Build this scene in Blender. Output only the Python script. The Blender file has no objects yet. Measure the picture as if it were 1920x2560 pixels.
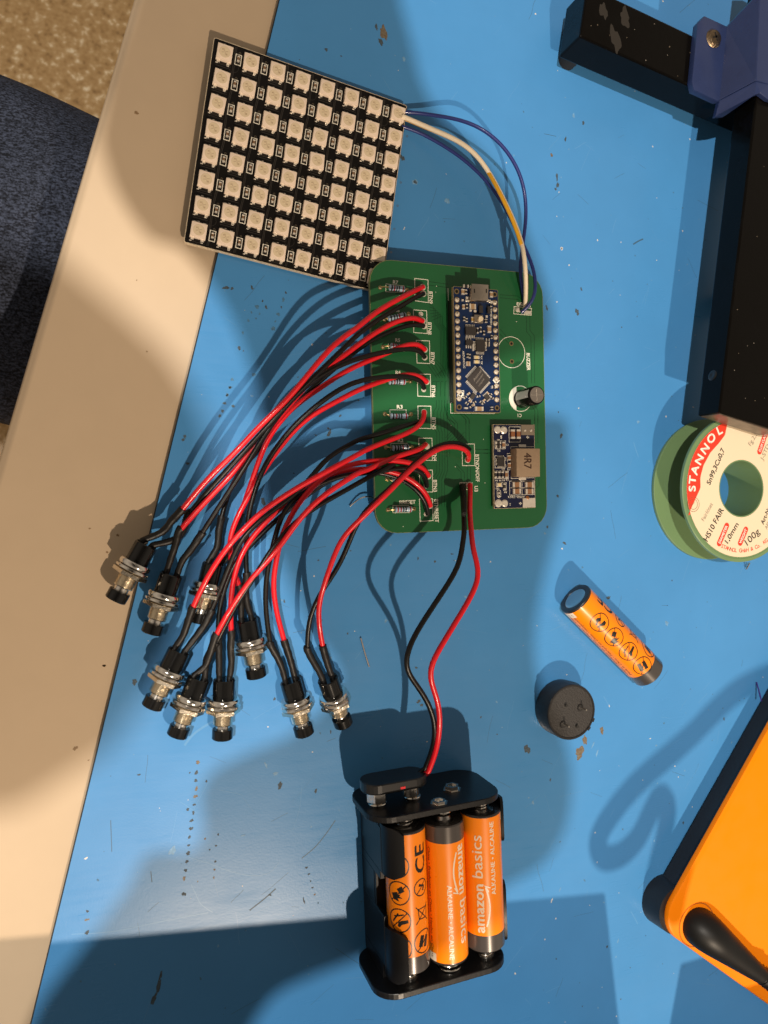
import bpy, bmesh, math, random
from mathutils import Vector, Matrix
random.seed(7)
R = math.radians
S = 0.001                      # everything below is written in millimetres
scn = bpy.context.scene
col = scn.collection

# ------------------------------------------------------------------ camera
F = 1850.0; H = 261.0
ca, sa, cb, sb = math.cos(R(.6)), math.sin(R(.6)), math.cos(R(20.05)), math.sin(R(20.05))
RM = Matrix(((1, 0, 0), (0, ca, -sa), (0, sa, ca))) @ Matrix(((cb, 0, -sb), (0, 1, 0), (sb, 0, cb)))
RT = RM.transposed()
def wdir(v):
    w = RT @ Vector(v); return Vector((w.x, -w.y, -w.z))
cam = bpy.data.cameras.new('camera'); cam.sensor_fit = 'VERTICAL'; cam.sensor_height = 36; cam.lens = F / 2560 * 36
cam.clip_start = .005; cam.clip_end = 20
co = bpy.data.objects.new('camera', cam); col.objects.link(co); scn.camera = co
xr, yu, bk = wdir((1, 0, 0)), -wdir((0, 1, 0)), -wdir((0, 0, 1))
M4 = Matrix((xr, yu, bk)).transposed().to_4x4(); M4.translation = Vector((0, 0, H * S)); co.matrix_world = M4
cam.dof.use_dof = True; cam.dof.focus_distance = .27; cam.dof.aperture_fstop = 20

# ------------------------------------------------------------------ world and lamps
w = bpy.data.worlds.new('World'); scn.world = w; w.use_nodes = True
nt = w.node_tree; bg = nt.nodes['Background']
tc = nt.nodes.new('ShaderNodeTexCoord'); sep = nt.nodes.new('ShaderNodeSeparateXYZ'); rp = nt.nodes.new('ShaderNodeValToRGB')
no = nt.nodes.new('ShaderNodeTexNoise'); no.inputs['Scale'].default_value = 2.2; no.inputs['Detail'].default_value = 1
ad = nt.nodes.new('ShaderNodeMath'); ad.operation = 'MULTIPLY_ADD'; ad.inputs[1].default_value = .4
nt.links.new(tc.outputs['Generated'], sep.inputs[0]); nt.links.new(tc.outputs['Generated'], no.inputs['Vector'])
nt.links.new(no.outputs['Fac'], ad.inputs[0]); zs_ = nt.nodes.new('ShaderNodeMath'); zs_.operation = 'MULTIPLY'; zs_.inputs[1].default_value = .6; nt.links.new(sep.outputs['Z'], zs_.inputs[0]); nt.links.new(zs_.outputs[0], ad.inputs[2]); nt.links.new(ad.outputs[0], rp.inputs[0])
e = rp.color_ramp.elements; e[0].position = 0; e[0].color = (.06, .045, .03, 1); e[1].position = .82; e[1].color = (.06, .05, .04, 1)
for p_, c_ in ((.2, (.30, .25, .20)), (.5, (.44, .37, .29)), (.64, (.30, .25, .20))): e.new(p_).color = (*c_, 1)
nt.links.new(rp.outputs[0], bg.inputs[0]); bg.inputs[1].default_value = 0.92

L1 = Vector((195, -880, 960)); L2 = Vector((-340, 80, 1200))
def lamp(name, pos, power, radius, color):
    l = bpy.data.lights.new(name, 'POINT'); l.energy = power; l.shadow_soft_size = radius * S; l.color = color
    o = bpy.data.objects.new(name, l); o.location = pos * S; col.objects.link(o)
lamp('task_lamp', L1, 54.0, 10, (1.0, .80, .60))
lamp('ceiling_lamp', L2, 51.5, 11, (1.0, .91, .80))
scn.view_settings.view_transform = 'Standard'; scn.view_settings.look = 'None'; scn.view_settings.gamma = 1
scn.view_settings.exposure = 0.0; scn.view_settings.use_curve_mapping = False

# ------------------------------------------------------------------ picture to world (planes at a known height)
CR = dict(f=(0, 0, 1), c1=(440, 60, 2.676), c2=(880, 620, 2.988), c3=(1360, 0, 2.9625), c4=(1340, 1000, 2.458), c5=(860, 1880, 3.352),
          c6=(220, 1220, 2.37), d1=(0, 0, 2.37), d2=(0, 1500, 1.843), d3=(1100, 1700, 2.023), d4=(940, 240, 2.9625), d5=(1600, 900, 4.097),
          e1=(900, 680, 6.913), e2=(1110, 690, 5.98), e3=(1210, 1040, 8.847), e4=(900, 1000, 5.184), e5=(1250, 680, 5.82), e6=(600, 960, 4.1475),
          e7=(240, 1260, 4.608), g4=(960, 1300, 3.35), g5=(1320, 2040, 2.765))
def at(px, py, z=0.0):
    r = RT @ Vector(((px - 960) / F, (py - 1280) / F, 1)); t = (H - z) / r.z
    return Vector((t * r.x, -t * r.y, z))
def C(k, x, y, z=0.0):
    o = CR[k]; return at(o[0] + x / o[2], o[1] + y / o[2], z)

# ------------------------------------------------------------------ materials
MATS = {}
def mat(name, c, rough=.5, metal=0, bump=0, bscale=200, var=0, vscale=60, coat=0, spec=.5, rvar=0, trans=0, sss=0, c2=None):
    if name in MATS: return MATS[name]
    m = bpy.data.materials.new(name); m.use_nodes = True; n = m.node_tree; b = n.nodes['Principled BSDF']
    b.inputs['Base Color'].default_value = (*c, 1); b.inputs['Roughness'].default_value = rough; b.inputs['Metallic'].default_value = metal
    b.inputs['Specular IOR Level'].default_value = spec; b.inputs['Coat Weight'].default_value = coat; b.inputs['Coat Roughness'].default_value = .12
    b.inputs['Transmission Weight'].default_value = trans
    if sss: b.inputs['Subsurface Weight'].default_value = sss; b.inputs['Subsurface Radius'].default_value = (.002, .0015, .001); b.inputs['Subsurface Scale'].default_value = .5
    t = n.nodes.new('ShaderNodeTexCoord')
    if var or c2:
        no = n.nodes.new('ShaderNodeTexNoise'); no.inputs['Scale'].default_value = vscale; no.inputs['Detail'].default_value = 5; no.inputs['Roughness'].default_value = .65
        n.links.new(t.outputs['Object'], no.inputs['Vector'])
        r_ = n.nodes.new('ShaderNodeValToRGB'); n.links.new(no.outputs['Fac'], r_.inputs[0])
        r_.color_ramp.elements[0].position = .3; r_.color_ramp.elements[1].position = .72
        r_.color_ramp.elements[0].color = (*[max(0, v * (1 - var)) for v in c], 1)
        r_.color_ramp.elements[1].color = (*(c2 or [min(1, v * (1 + var)) for v in c]), 1)
        n.links.new(r_.outputs[0], b.inputs['Base Color'])
    if rvar:
        no = n.nodes.new('ShaderNodeTexNoise'); no.inputs['Scale'].default_value = vscale * 1.7; no.inputs['Detail'].default_value = 4
        n.links.new(t.outputs['Object'], no.inputs['Vector'])
        mr = n.nodes.new('ShaderNodeMapRange'); mr.inputs[1].default_value = .3; mr.inputs[2].default_value = .7
        mr.inputs[3].default_value = max(0, rough - rvar); mr.inputs[4].default_value = rough + rvar
        n.links.new(no.outputs['Fac'], mr.inputs[0]); n.links.new(mr.outputs[0], b.inputs['Roughness'])
    if bump:
        no = n.nodes.new('ShaderNodeTexNoise'); no.inputs['Scale'].default_value = bscale; no.inputs['Detail'].default_value = 4
        n.links.new(t.outputs['Object'], no.inputs['Vector'])
        bp = n.nodes.new('ShaderNodeBump'); bp.inputs['Strength'].default_value = bump; bp.inputs['Distance'].default_value = .0004
        n.links.new(no.outputs['Fac'], bp.inputs['Height']); n.links.new(bp.outputs[0], b.inputs['Normal'])
    MATS[name] = m; return m

def mat_speckle(name, ramp, scale, rough, bump=.3, bscale=None, spec=.5, mix=None):
    m = bpy.data.materials.new(name); m.use_nodes = True; n = m.node_tree; b = n.nodes['Principled BSDF']
    t = n.nodes.new('ShaderNodeTexCoord'); no = n.nodes.new('ShaderNodeTexNoise'); no.inputs['Scale'].default_value = scale
    no.inputs['Detail'].default_value = 6; no.inputs['Roughness'].default_value = .7
    n.links.new(t.outputs['Object'], no.inputs['Vector']); r_ = n.nodes.new('ShaderNodeValToRGB'); n.links.new(no.outputs['Fac'], r_.inputs[0])
    el = r_.color_ramp.elements; el[0].position, el[0].color = ramp[0][0], (*ramp[0][1], 1); el[1].position, el[1].color = ramp[-1][0], (*ramp[-1][1], 1)
    for p_, c_ in ramp[1:-1]: q = el.new(p_); q.color = (*c_, 1)
    n.links.new(r_.outputs[0], b.inputs['Base Color']); b.inputs['Roughness'].default_value = rough; b.inputs['Specular IOR Level'].default_value = spec
    bp = n.nodes.new('ShaderNodeBump'); bp.inputs['Strength'].default_value = bump; bp.inputs['Distance'].default_value = .001
    n.links.new(no.outputs['Fac'], bp.inputs['Height']); n.links.new(bp.outputs[0], b.inputs['Normal'])
    return m

def mat_mat():     # blue antistatic mat: satin, finely mottled, faint wipe marks
    m = mat('mat_blue', (.066, .268, .59), .34, 0, .07, 1900, .07, 11, rvar=.10)
    n = m.node_tree; t = n.nodes.new('ShaderNodeTexCoord'); mp = n.nodes.new('ShaderNodeMapping'); mp.inputs['Scale'].default_value = (9, 90, 1); mp.inputs['Rotation'].default_value = (0, 0, .5)
    s = n.nodes.new('ShaderNodeTexNoise'); s.inputs['Scale'].default_value = 6; s.inputs['Detail'].default_value = 6; n.links.new(t.outputs['Object'], mp.inputs[0]); n.links.new(mp.outputs[0], s.inputs['Vector'])
    b = n.nodes['Principled BSDF']; old = b.inputs['Roughness'].links[0].from_socket; a = n.nodes.new('ShaderNodeMath'); a.operation = 'MULTIPLY_ADD'; a.inputs[1].default_value = .16
    n.links.new(s.outputs['Fac'], a.inputs[0]); n.links.new(old, a.inputs[2]); s2 = n.nodes.new('ShaderNodeMath'); s2.operation = 'SUBTRACT'; s2.inputs[1].default_value = .08
    n.links.new(a.outputs[0], s2.inputs[0]); n.links.new(s2.outputs[0], b.inputs['Roughness']); return m
def mat_denim():
    m = bpy.data.materials.new('denim'); m.use_nodes = True; n = m.node_tree; b = n.nodes['Principled BSDF']
    t = n.nodes.new('ShaderNodeTexCoord')
    mp = n.nodes.new('ShaderNodeMapping'); mp.inputs['Rotation'].default_value = (0, 0, .6); mp.inputs['Scale'].default_value = (1, 2.6, 1)
    wv = n.nodes.new('ShaderNodeTexNoise'); wv.inputs['Scale'].default_value = 520; wv.inputs['Detail'].default_value = 3
    no = n.nodes.new('ShaderNodeTexNoise'); no.inputs['Scale'].default_value = 1300; no.inputs['Detail'].default_value = 4
    n.links.new(t.outputs['Object'], mp.inputs[0]); n.links.new(mp.outputs[0], wv.inputs[0]); n.links.new(t.outputs['Object'], no.inputs[0])
    mx = n.nodes.new('ShaderNodeMath'); mx.operation = 'MULTIPLY'; n.links.new(wv.outputs['Fac'], mx.inputs[0]); n.links.new(no.outputs['Fac'], mx.inputs[1])
    r_ = n.nodes.new('ShaderNodeValToRGB'); n.links.new(mx.outputs[0], r_.inputs[0])
    r_.color_ramp.elements[0].color = (.010, .012, .018, 1); r_.color_ramp.elements[0].position = .17
    r_.color_ramp.elements[1].color = (.056, .070, .112, 1); r_.color_ramp.elements[1].position = .36
    n.links.new(r_.outputs[0], b.inputs['Base Color']); b.inputs['Roughness'].default_value = .9; b.inputs['Specular IOR Level'].default_value = .15
    bp = n.nodes.new('ShaderNodeBump'); bp.inputs['Strength'].default_value = .6; bp.inputs['Distance'].default_value = .0006
    n.links.new(mx.outputs[0], bp.inputs['Height']); n.links.new(bp.outputs[0], b.inputs['Normal']); return m

RED = mat('wire_red', (.74, .006, .016), .38, bump=.12, bscale=350, coat=.15)
BLK = mat('wire_black', (.006, .0055, .005), .36, spec=.35, bump=.15, bscale=350)
SHR = mat('heat_shrink', (.009, .008, .0075), .45, spec=.35, bump=.5, bscale=260)
NIK = mat('nickel', (.84, .80, .74), .14, 1, bump=.12, bscale=500, rvar=.08)
NUT = mat('nut_metal', (.80, .73, .61), .24, 1, bump=.3, bscale=900)
SOL = mat('solder', (.86, .80, .70), .24, .35, coat=.5, bump=.5, bscale=900)
GOLD = mat('gold_pad', (.62, .45, .22), .35, 1)
GLB = mat('gloss_black', (.005, .005, .005), .13, spec=.4, coat=.15, rvar=.06)
HOL = mat('holder_black', (.007, .007, .008), .36, spec=.35, bump=.1, bscale=600)
CHIP = mat('chip_black', (.035, .03, .028), .55, bump=.2, bscale=900)
SILK = mat('silk_white', (.88, .85, .74), .5)
CER = mat('ceramic_brown', (.33, .17, .085), .5)
WHT = mat('led_white', (.94, .775, .63), .36, sss=.0)
INK = mat('ink_black', (.012, .010, .008), .35)

# ------------------------------------------------------------------ mesh builder (mm)
class B:
    def __init__(s): s.v = []; s.f = []; s.m = []; s.mats = []
    def mi(s, m):
        if m not in s.mats: s.mats.append(m)
        return s.mats.index(m)
    def add(s, vs, fs, m, T=None):
        o = len(s.v); s.v += [(T @ Vector(v)) if T else Vector(v) for v in vs]; k = s.mi(m)
        for f in fs: s.f.append(tuple(i + o for i in f)); s.m.append(k)
    def box(s, c, size, m, rz=0, T=None):
        x, y, z = [d / 2 for d in size]; cr, sr = math.cos(rz), math.sin(rz)
        vs = []
        for dz in (-z, z):
            for dx, dy in ((-x, -y), (x, -y), (x, y), (-x, y)):
                vs.append((c[0] + dx * cr - dy * sr, c[1] + dx * sr + dy * cr, c[2] + dz))
        s.add(vs, [(3, 2, 1, 0), (4, 5, 6, 7), (0, 1, 5, 4), (1, 2, 6, 5), (2, 3, 7, 6), (3, 0, 4, 7)], m, T)
    def prism(s, poly, z0, z1, m, T=None, ch=0):
        n = len(poly); A = sum(poly[i][0] * poly[(i + 1) % n][1] - poly[(i + 1) % n][0] * poly[i][1] for i in range(n))
        if A < 0: poly = poly[::-1]
        rings = [(poly, z0)]
        if ch:
            q = inset(poly, ch); rings += [(poly, z1 - ch), (inset(poly, ch * .3), z1 - ch * .3), (q, z1)]
        else: rings += [(poly, z1)]
        vs = []; fs = []
        for p, z in rings: vs += [(a[0], a[1], z) for a in p]
        for r in range(len(rings) - 1):
            for i in range(n):
                j = (i + 1) % n; fs.append((r * n + i, r * n + j, (r + 1) * n + j, (r + 1) * n + i))
        fs.append(tuple(range(n))[::-1]); fs.append(tuple((len(rings) - 1) * n + i for i in range(n)))
        s.add(vs, fs, m, T)
    def lathe(s, prof, m, T=None, n=40, caps=True):
        vs = []; fs = []                       # prof: (axial, radius); axis = +x
        for a, r in prof:
            for i in range(n):
                t = 2 * math.pi * i / n; vs.append((a, r * math.cos(t), r * math.sin(t)))
        for k in range(len(prof) - 1):
            for i in range(n):
                j = (i + 1) % n; fs.append((k * n + j, k * n + i, (k + 1) * n + i, (k + 1) * n + j))
        if caps: fs.append(tuple(range(n))); fs.append(tuple((len(prof) - 1) * n + i for i in range(n))[::-1])
        s.add(vs, fs, m, T)
    def disc(s, c, r, z0, z1, m, n=32, r1=None):
        s.lathe([(z0, r), (z1, r if r1 is None else r1)], m, Matrix.Translation(Vector((c[0], c[1], 0))) @ UP, n)
    def tube(s, pts, r, m, n=10, caps=True, rf=None):
        N = len(pts); T = [(pts[min(i + 1, N - 1)] - pts[max(i - 1, 0)]).normalized() for i in range(N)]
        u = T[0].orthogonal().normalized(); vs = []; fs = []
        for i in range(N):
            u = (u - T[i] * u.dot(T[i])).normalized(); v = T[i].cross(u); rr = r * (rf(i / (N - 1)) if rf else 1)
            for k in range(n):
                a = 2 * math.pi * k / n; vs.append(pts[i] + (u * math.cos(a) + v * math.sin(a)) * rr)
        for i in range(N - 1):
            for k in range(n):
                j = (k + 1) % n; fs.append((i * n + k, i * n + j, (i + 1) * n + j, (i + 1) * n + k))
        if caps: fs.append(tuple(range(n))[::-1]); fs.append(tuple((N - 1) * n + k for k in range(n)))
        s.add(vs, fs, m)
    def strip(s, pts, wd, z0, z1, m, closed=False):      # flat line of a width along 2D points
        P = [Vector((p[0], p[1])) for p in pts]; N = len(P); L = []; Rr = []
        for i in range(N):
            a = P[i - 1] if (i or closed) else P[i]; b = P[(i + 1) % N] if (i < N - 1 or closed) else P[i]
            d1 = (P[i] - a); d2 = (b - P[i]); d1 = d1.normalized() if d1.length > 1e-6 else d2.normalized(); d2 = d2.normalized() if d2.length > 1e-6 else d1
            t = (d1 + d2); t = t.normalized() if t.length > 1e-6 else d1; nn = Vector((-t.y, t.x)); k = wd / 2 / max(.4, nn.dot(Vector((-d1.y, d1.x))))
            L.append(P[i] + nn * k); Rr.append(P[i] - nn * k)
        vs = [(*p, z1) for p in L] + [(*p, z1) for p in Rr] + [(*p, z0) for p in L] + [(*p, z0) for p in Rr]; fs = []
        for i in range(N if closed else N - 1):
            j = (i + 1) % N
            fs += [(N + i, N + j, j, i), (i, j, 2 * N + j, 2 * N + i), (N + j, N + i, 3 * N + i, 3 * N + j)]
        s.add(vs, fs, m)
    def ring(s, c, r, wd, z0, z1, m, n=48):
        s.strip([(c[0] + r * math.cos(2 * math.pi * i / n), c[1] + r * math.sin(2 * math.pi * i / n)) for i in range(n)], wd, z0, z1, m, True)
UP = Matrix.Rotation(R(-90), 4, 'Y')     # lathe axis +x -> +z
def inset(poly, d):
    n = len(poly); out = []
    for i in range(n):
        a, p, b = Vector(poly[i - 1][:2]), Vector(poly[i][:2]), Vector(poly[(i + 1) % n][:2])
        e1, e2 = (p - a), (b - p)
        if e1.length < 1e-6: e1 = e2
        if e2.length < 1e-6: e2 = e1
        e1.normalize(); e2.normalize()
        n1, n2 = Vector((-e1.y, e1.x)), Vector((-e2.y, e2.x)); t = n1 + n2
        t = t.normalized() if t.length > 1e-6 else n1
        out.append(tuple(p + t * d / max(.5, t.dot(n1))))
    return out
def rrect(cx, cy, wd, ht, r, rot=0, k=6):
    pts = []
    for sx, sy, a0 in ((1, 1, 0), (-1, 1, 90), (-1, -1, 180), (1, -1, 270)):
        for i in range(k + 1):
            a = R(a0 + 90 * i / k); pts.append((sx * (wd / 2 - r) + r * math.cos(a), sy * (ht / 2 - r) + r * math.sin(a)))
    c, s_ = math.cos(rot), math.sin(rot)
    return [(cx + x * c - y * s_, cy + x * s_ + y * c) for x, y in pts]

def origin(o):
    p = Vector((0, 0, 0))
    while o is not None: p += o.location; o = o.parent
    return p
def obj(name, b, parent=None, bevel=0, loc=None, rot=None, smooth=True, angle=35, local=False):
    me = bpy.data.meshes.new(name)
    base = (origin(parent) / S) if (parent is not None and not local) else Vector((0, 0, 0))
    o = bpy.data.objects.new(name, me)
    if parent is None and not local and loc is None:      # own origin at the base of its bounds
        xs = [v.x for v in b.v]; ys = [v.y for v in b.v]; zs = [v.z for v in b.v]
        base = Vector(((min(xs) + max(xs)) / 2, (min(ys) + max(ys)) / 2, min(zs))); o.location = base * S
    me.from_pydata([((v - base) * S)[:] for v in b.v], [], b.f)
    for m in b.mats: me.materials.append(m)
    me.polygons.foreach_set('material_index', b.m)
    me.validate(); me.update()
    if smooth:
        me.polygons.foreach_set('use_smooth', [True] * len(me.polygons)); me.set_sharp_from_angle(angle=R(angle))
    col.objects.link(o); o.parent = parent
    if loc is not None: o.location = Vector(loc) * S
    if rot is not None: o.rotation_euler = rot
    if bevel:
        md = o.modifiers.new('bevel', 'BEVEL'); md.width = bevel * S; md.segments = 2; md.limit_method = 'ANGLE'; md.angle_limit = R(40); md.harden_normals = False
    return o
def tag(o, label=None, cat=None, group=None, kind=None):
    if label: o['label'] = label
    if cat: o['category'] = cat
    if group: o['group'] = group
    if kind: o['kind'] = kind
    return o
def thing(name, p, label, cat, group=None):
    o = bpy.data.objects.new(name, None); col.objects.link(o); o.location = Vector(p) * S; o.empty_display_size = .01
    return tag(o, label, cat, group)

# ------------------------------------------------------------------ lettering
GC = {}
def glyphs(s):
    if s in GC: return GC[s]
    cu = bpy.data.curves.new('t', 'FONT'); cu.body = s; cu.size = 1; cu.resolution_u = 3
    o = bpy.data.objects.new('t', cu); col.objects.link(o); bpy.context.view_layer.update()
    me = bpy.data.meshes.new_from_object(o.evaluated_get(bpy.context.evaluated_depsgraph_get()))
    bm = bmesh.new(); bm.from_mesh(me); bpy.data.objects.remove(o); bpy.data.meshes.remove(me); bpy.data.curves.remove(cu)
    xs = [v.co.x for v in bm.verts] or [0, 1]
    x0, x1 = min(xs), max(xs)
    for v in bm.verts: v.co.x -= x0
    GC[s] = (bm, x1 - x0); return GC[s]
CAP = .72                                   # cap height of the font at size 1
def text2d(s, width=None, height=3.0, bold=0):
    """verts/faces of a line of text: baseline from (0,0), given width and cap height"""
    bm, w_ = glyphs(s); hy = height / CAP; hx = (width / w_) if width else hy
    return [(v.co.x * hx, v.co.y * hy) for v in bm.verts], [tuple(v.index for v in f.verts) for f in bm.faces]
def text_on(b, s, P0, P1, height, z, m, bold=.0):
    """flat text on a horizontal plane, baseline P0 to P1"""
    d = Vector((P1.x - P0.x, P1.y - P0.y)); L = d.length; d.normalize(); n = Vector((-d.y, d.x))
    vs, fs = text2d(s, L, height)
    offs = [(0, 0)] if not bold else [(0, 0), (bold, 0), (0, bold), (bold, bold)]
    for k, (ox, oy) in enumerate(offs):
        b.add([(P0.x + d.x * (x + ox) + n.x * (y + oy), P0.y + d.y * (x + ox) + n.y * (y + oy), z + k * .004) for x, y in vs], fs, m)
def wrap(vs, fs, radius, step=.45):
    """2D mesh (x along the axis, y round the barrel from the crest) laid on a cylinder along +x, crest = +z"""
    bm = bmesh.new(); V = [bm.verts.new((x, y, 0)) for x, y in vs]
    for f in fs:
        try: bm.faces.new([V[i] for i in f])
        except ValueError: pass
    ys = [y for _, y in vs]; y = min(ys) + step
    while y < max(ys):
        bmesh.ops.bisect_plane(bm, geom=bm.verts[:] + bm.edges[:] + bm.faces[:], plane_co=(0, y, 0), plane_no=(0, 1, 0)); y += step
    bm.verts.index_update()
    out = [(v.co.x, radius * math.sin(v.co.y / radius), radius * math.cos(v.co.y / radius)) for v in bm.verts]
    F_ = [tuple(v.index for v in f.verts) for f in bm.faces]; bm.free(); return out, F_
def cat_path(P, n=6):
    out = []
    for i in range(len(P) - 1):
        p0, p1, p2, p3 = P[max(i - 1, 0)], P[i], P[i + 1], P[min(i + 2, len(P) - 1)]
        L = (p2 - p1).length; k = max(2, min(14, int(L / 1.1)))
        for j in range(k):
            t = j / k; out.append(.5 * ((2 * p1) + (p2 - p0) * t + (2 * p0 - 5 * p1 + 4 * p2 - p3) * t * t + (3 * p1 - p0 - 3 * p2 + p3) * t ** 3))
    out.append(P[-1]); return out
def lift(pts, zs, sm=False):
    """picture points with heights given at fractions of the way"""
    q = [(CR[k][0] + x / CR[k][2], CR[k][1] + y / CR[k][2]) for k, x, y in pts]
    d = [0]
    for i in range(1, len(q)): d.append(d[-1] + math.hypot(q[i][0] - q[i - 1][0], q[i][1] - q[i - 1][1]))
    out = []
    keep = [0]
    for i in range(1, len(q)):
        if math.hypot(q[i][0] - q[keep[-1]][0], q[i][1] - q[keep[-1]][1]) > 9 or i == len(q) - 1: keep.append(i)
    q = [q[i] for i in keep]; d = [d[i] for i in keep]
    for _ in range(2):
        q = [q[0]] + [((q[i - 1][0] + 2 * q[i][0] + q[i + 1][0]) / 4, (q[i - 1][1] + 2 * q[i][1] + q[i + 1][1]) / 4) if math.hypot(q[i + 1][0] - q[i][0], q[i + 1][1] - q[i][1]) > 14 else q[i] for i in range(1, len(q) - 1)] + [q[-1]] if sm else q
    for (x, y), s_ in zip(q, d):
        t = s_ / d[-1]
        for (t0, z0), (t1, z1) in zip(zs, zs[1:]):
            if t0 <= t <= t1 + 1e-9:
                u = (t - t0) / max(1e-9, t1 - t0); u = u * u * (3 - 2 * u); out.append(at(x, y, z0 + (z1 - z0) * u)); break
    out = cat_path(out)
    for _ in range(30):
        out = [out[0]] + [(out[i - 1] + out[i] * 2 + out[i + 1]) / 4 for i in range(1, len(out) - 1)] + [out[-1]]
    return out
def shadow_of(p, Lp, z):
    """point at height z on the ray from the ground point p to the lamp"""
    return p + (Lp - p) * (z / Lp.z)
# ------------------------------------------------------------------ setting: floor, desk, mat
b = B(); b.prism([(-1500, -1500), (900, -1500), (900, 1500), (-1500, 1500)], -740, -720,
    mat_speckle('floor_stone', [(.28, (.16, .09, .035)), (.43, (.44, .27, .11)), (.56, (.54, .355, .165)), (.63, (.86, .70, .46)), (.8, (.98, .92, .78))], 95, .45, .1))
tag(obj('floor', b), 'speckled brown stone floor seen past the desk edge', kind='structure')
D0, D1 = Vector((-33.7, 17.7)), Vector((6.2, 167.3)); dd = (D1 - D0).normalized()
A_, B_ = D0 - dd * 480, D0 + dd * 420
b = B(); b.prism([tuple(A_), (620, A_.y), (620, B_.y), tuple(B_)], -30, -2, mat('desk_laminate', (.575, .445, .305), .42, 0, .06, 3000, .05, 14, rvar=.06), ch=3.2)
desk = obj('desk', b, smooth=True, angle=60); tag(desk, 'beige laminate desk top with a rounded front edge under the blue mat', 'desk')
M0, M1 = Vector((18.3, 19)), Vector((55.6, 177.5)); md_ = (M1 - M0).normalized()
A_, B_ = M0 - md_ * 400, M0 + md_ * 300
b = B(); mb = mat_mat(); b.prism([tuple(A_), (560, A_.y), (560, B_.y), tuple(B_)], -1.95, 0, mb)
dark = mat('mat_core', (.03, .03, .032), .7)
mato = obj('work_mat', b, smooth=False)
tag(mato, 'blue antistatic work mat, scratched and spotted with burns, on the beige desk', 'mat')
# its black rubber underlayer shows along the cut edge
b = B(); nrm = Vector((-md_.y, md_.x))
b.prism([tuple(A_ + nrm * .36), tuple(A_ + nrm * .01), tuple(B_ + nrm * .01), tuple(B_ + nrm * .36)], -1.97, -.5, dark); obj('rubber_edge', b, mato, smooth=False)

# marks on the mat
def blob(b, c, rx, ry, rot, m, z=.0, h=.06, n=16, jag=.35):
    P = []; f1, f2, f3 = [random.uniform(0, 6.28) for _ in range(3)]; n = 26 if rx + ry > .8 else 10
    for i in range(n):
        a = 2 * math.pi * i / n; k = 1 + jag * (.5 * math.sin(2 * a + f1) + .35 * math.sin(3 * a + f2) + .4 * math.sin(5 * a + f3)) + random.uniform(-.1, .1); x, y = rx * k * math.cos(a), ry * k * math.sin(a)
        P.append((c[0] + x * math.cos(rot) - y * math.sin(rot), c[1] + x * math.sin(rot) + y * math.cos(rot)))
    b.prism(P, z - .01, z + h, m)
burn = mat('burn', (.075, .095, .095), .6, bump=.6, bscale=1500, var=.6, vscale=1500, c2=(.08, .13, .18))
brown = mat('flux_brown', (.26, .15, .07), .45, bump=.6, bscale=1200, var=.5, vscale=1400, c2=(.20, .19, .15))
pale = mat('scuff_pale', (.15, .33, .55), .45, var=.3, vscale=900)
faint = mat('burn_faint', (.06, .17, .30), .6, var=.3, vscale=1500)
lite = mat('solder_dust', (.66, .64, .60), .4)
b = B()
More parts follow.
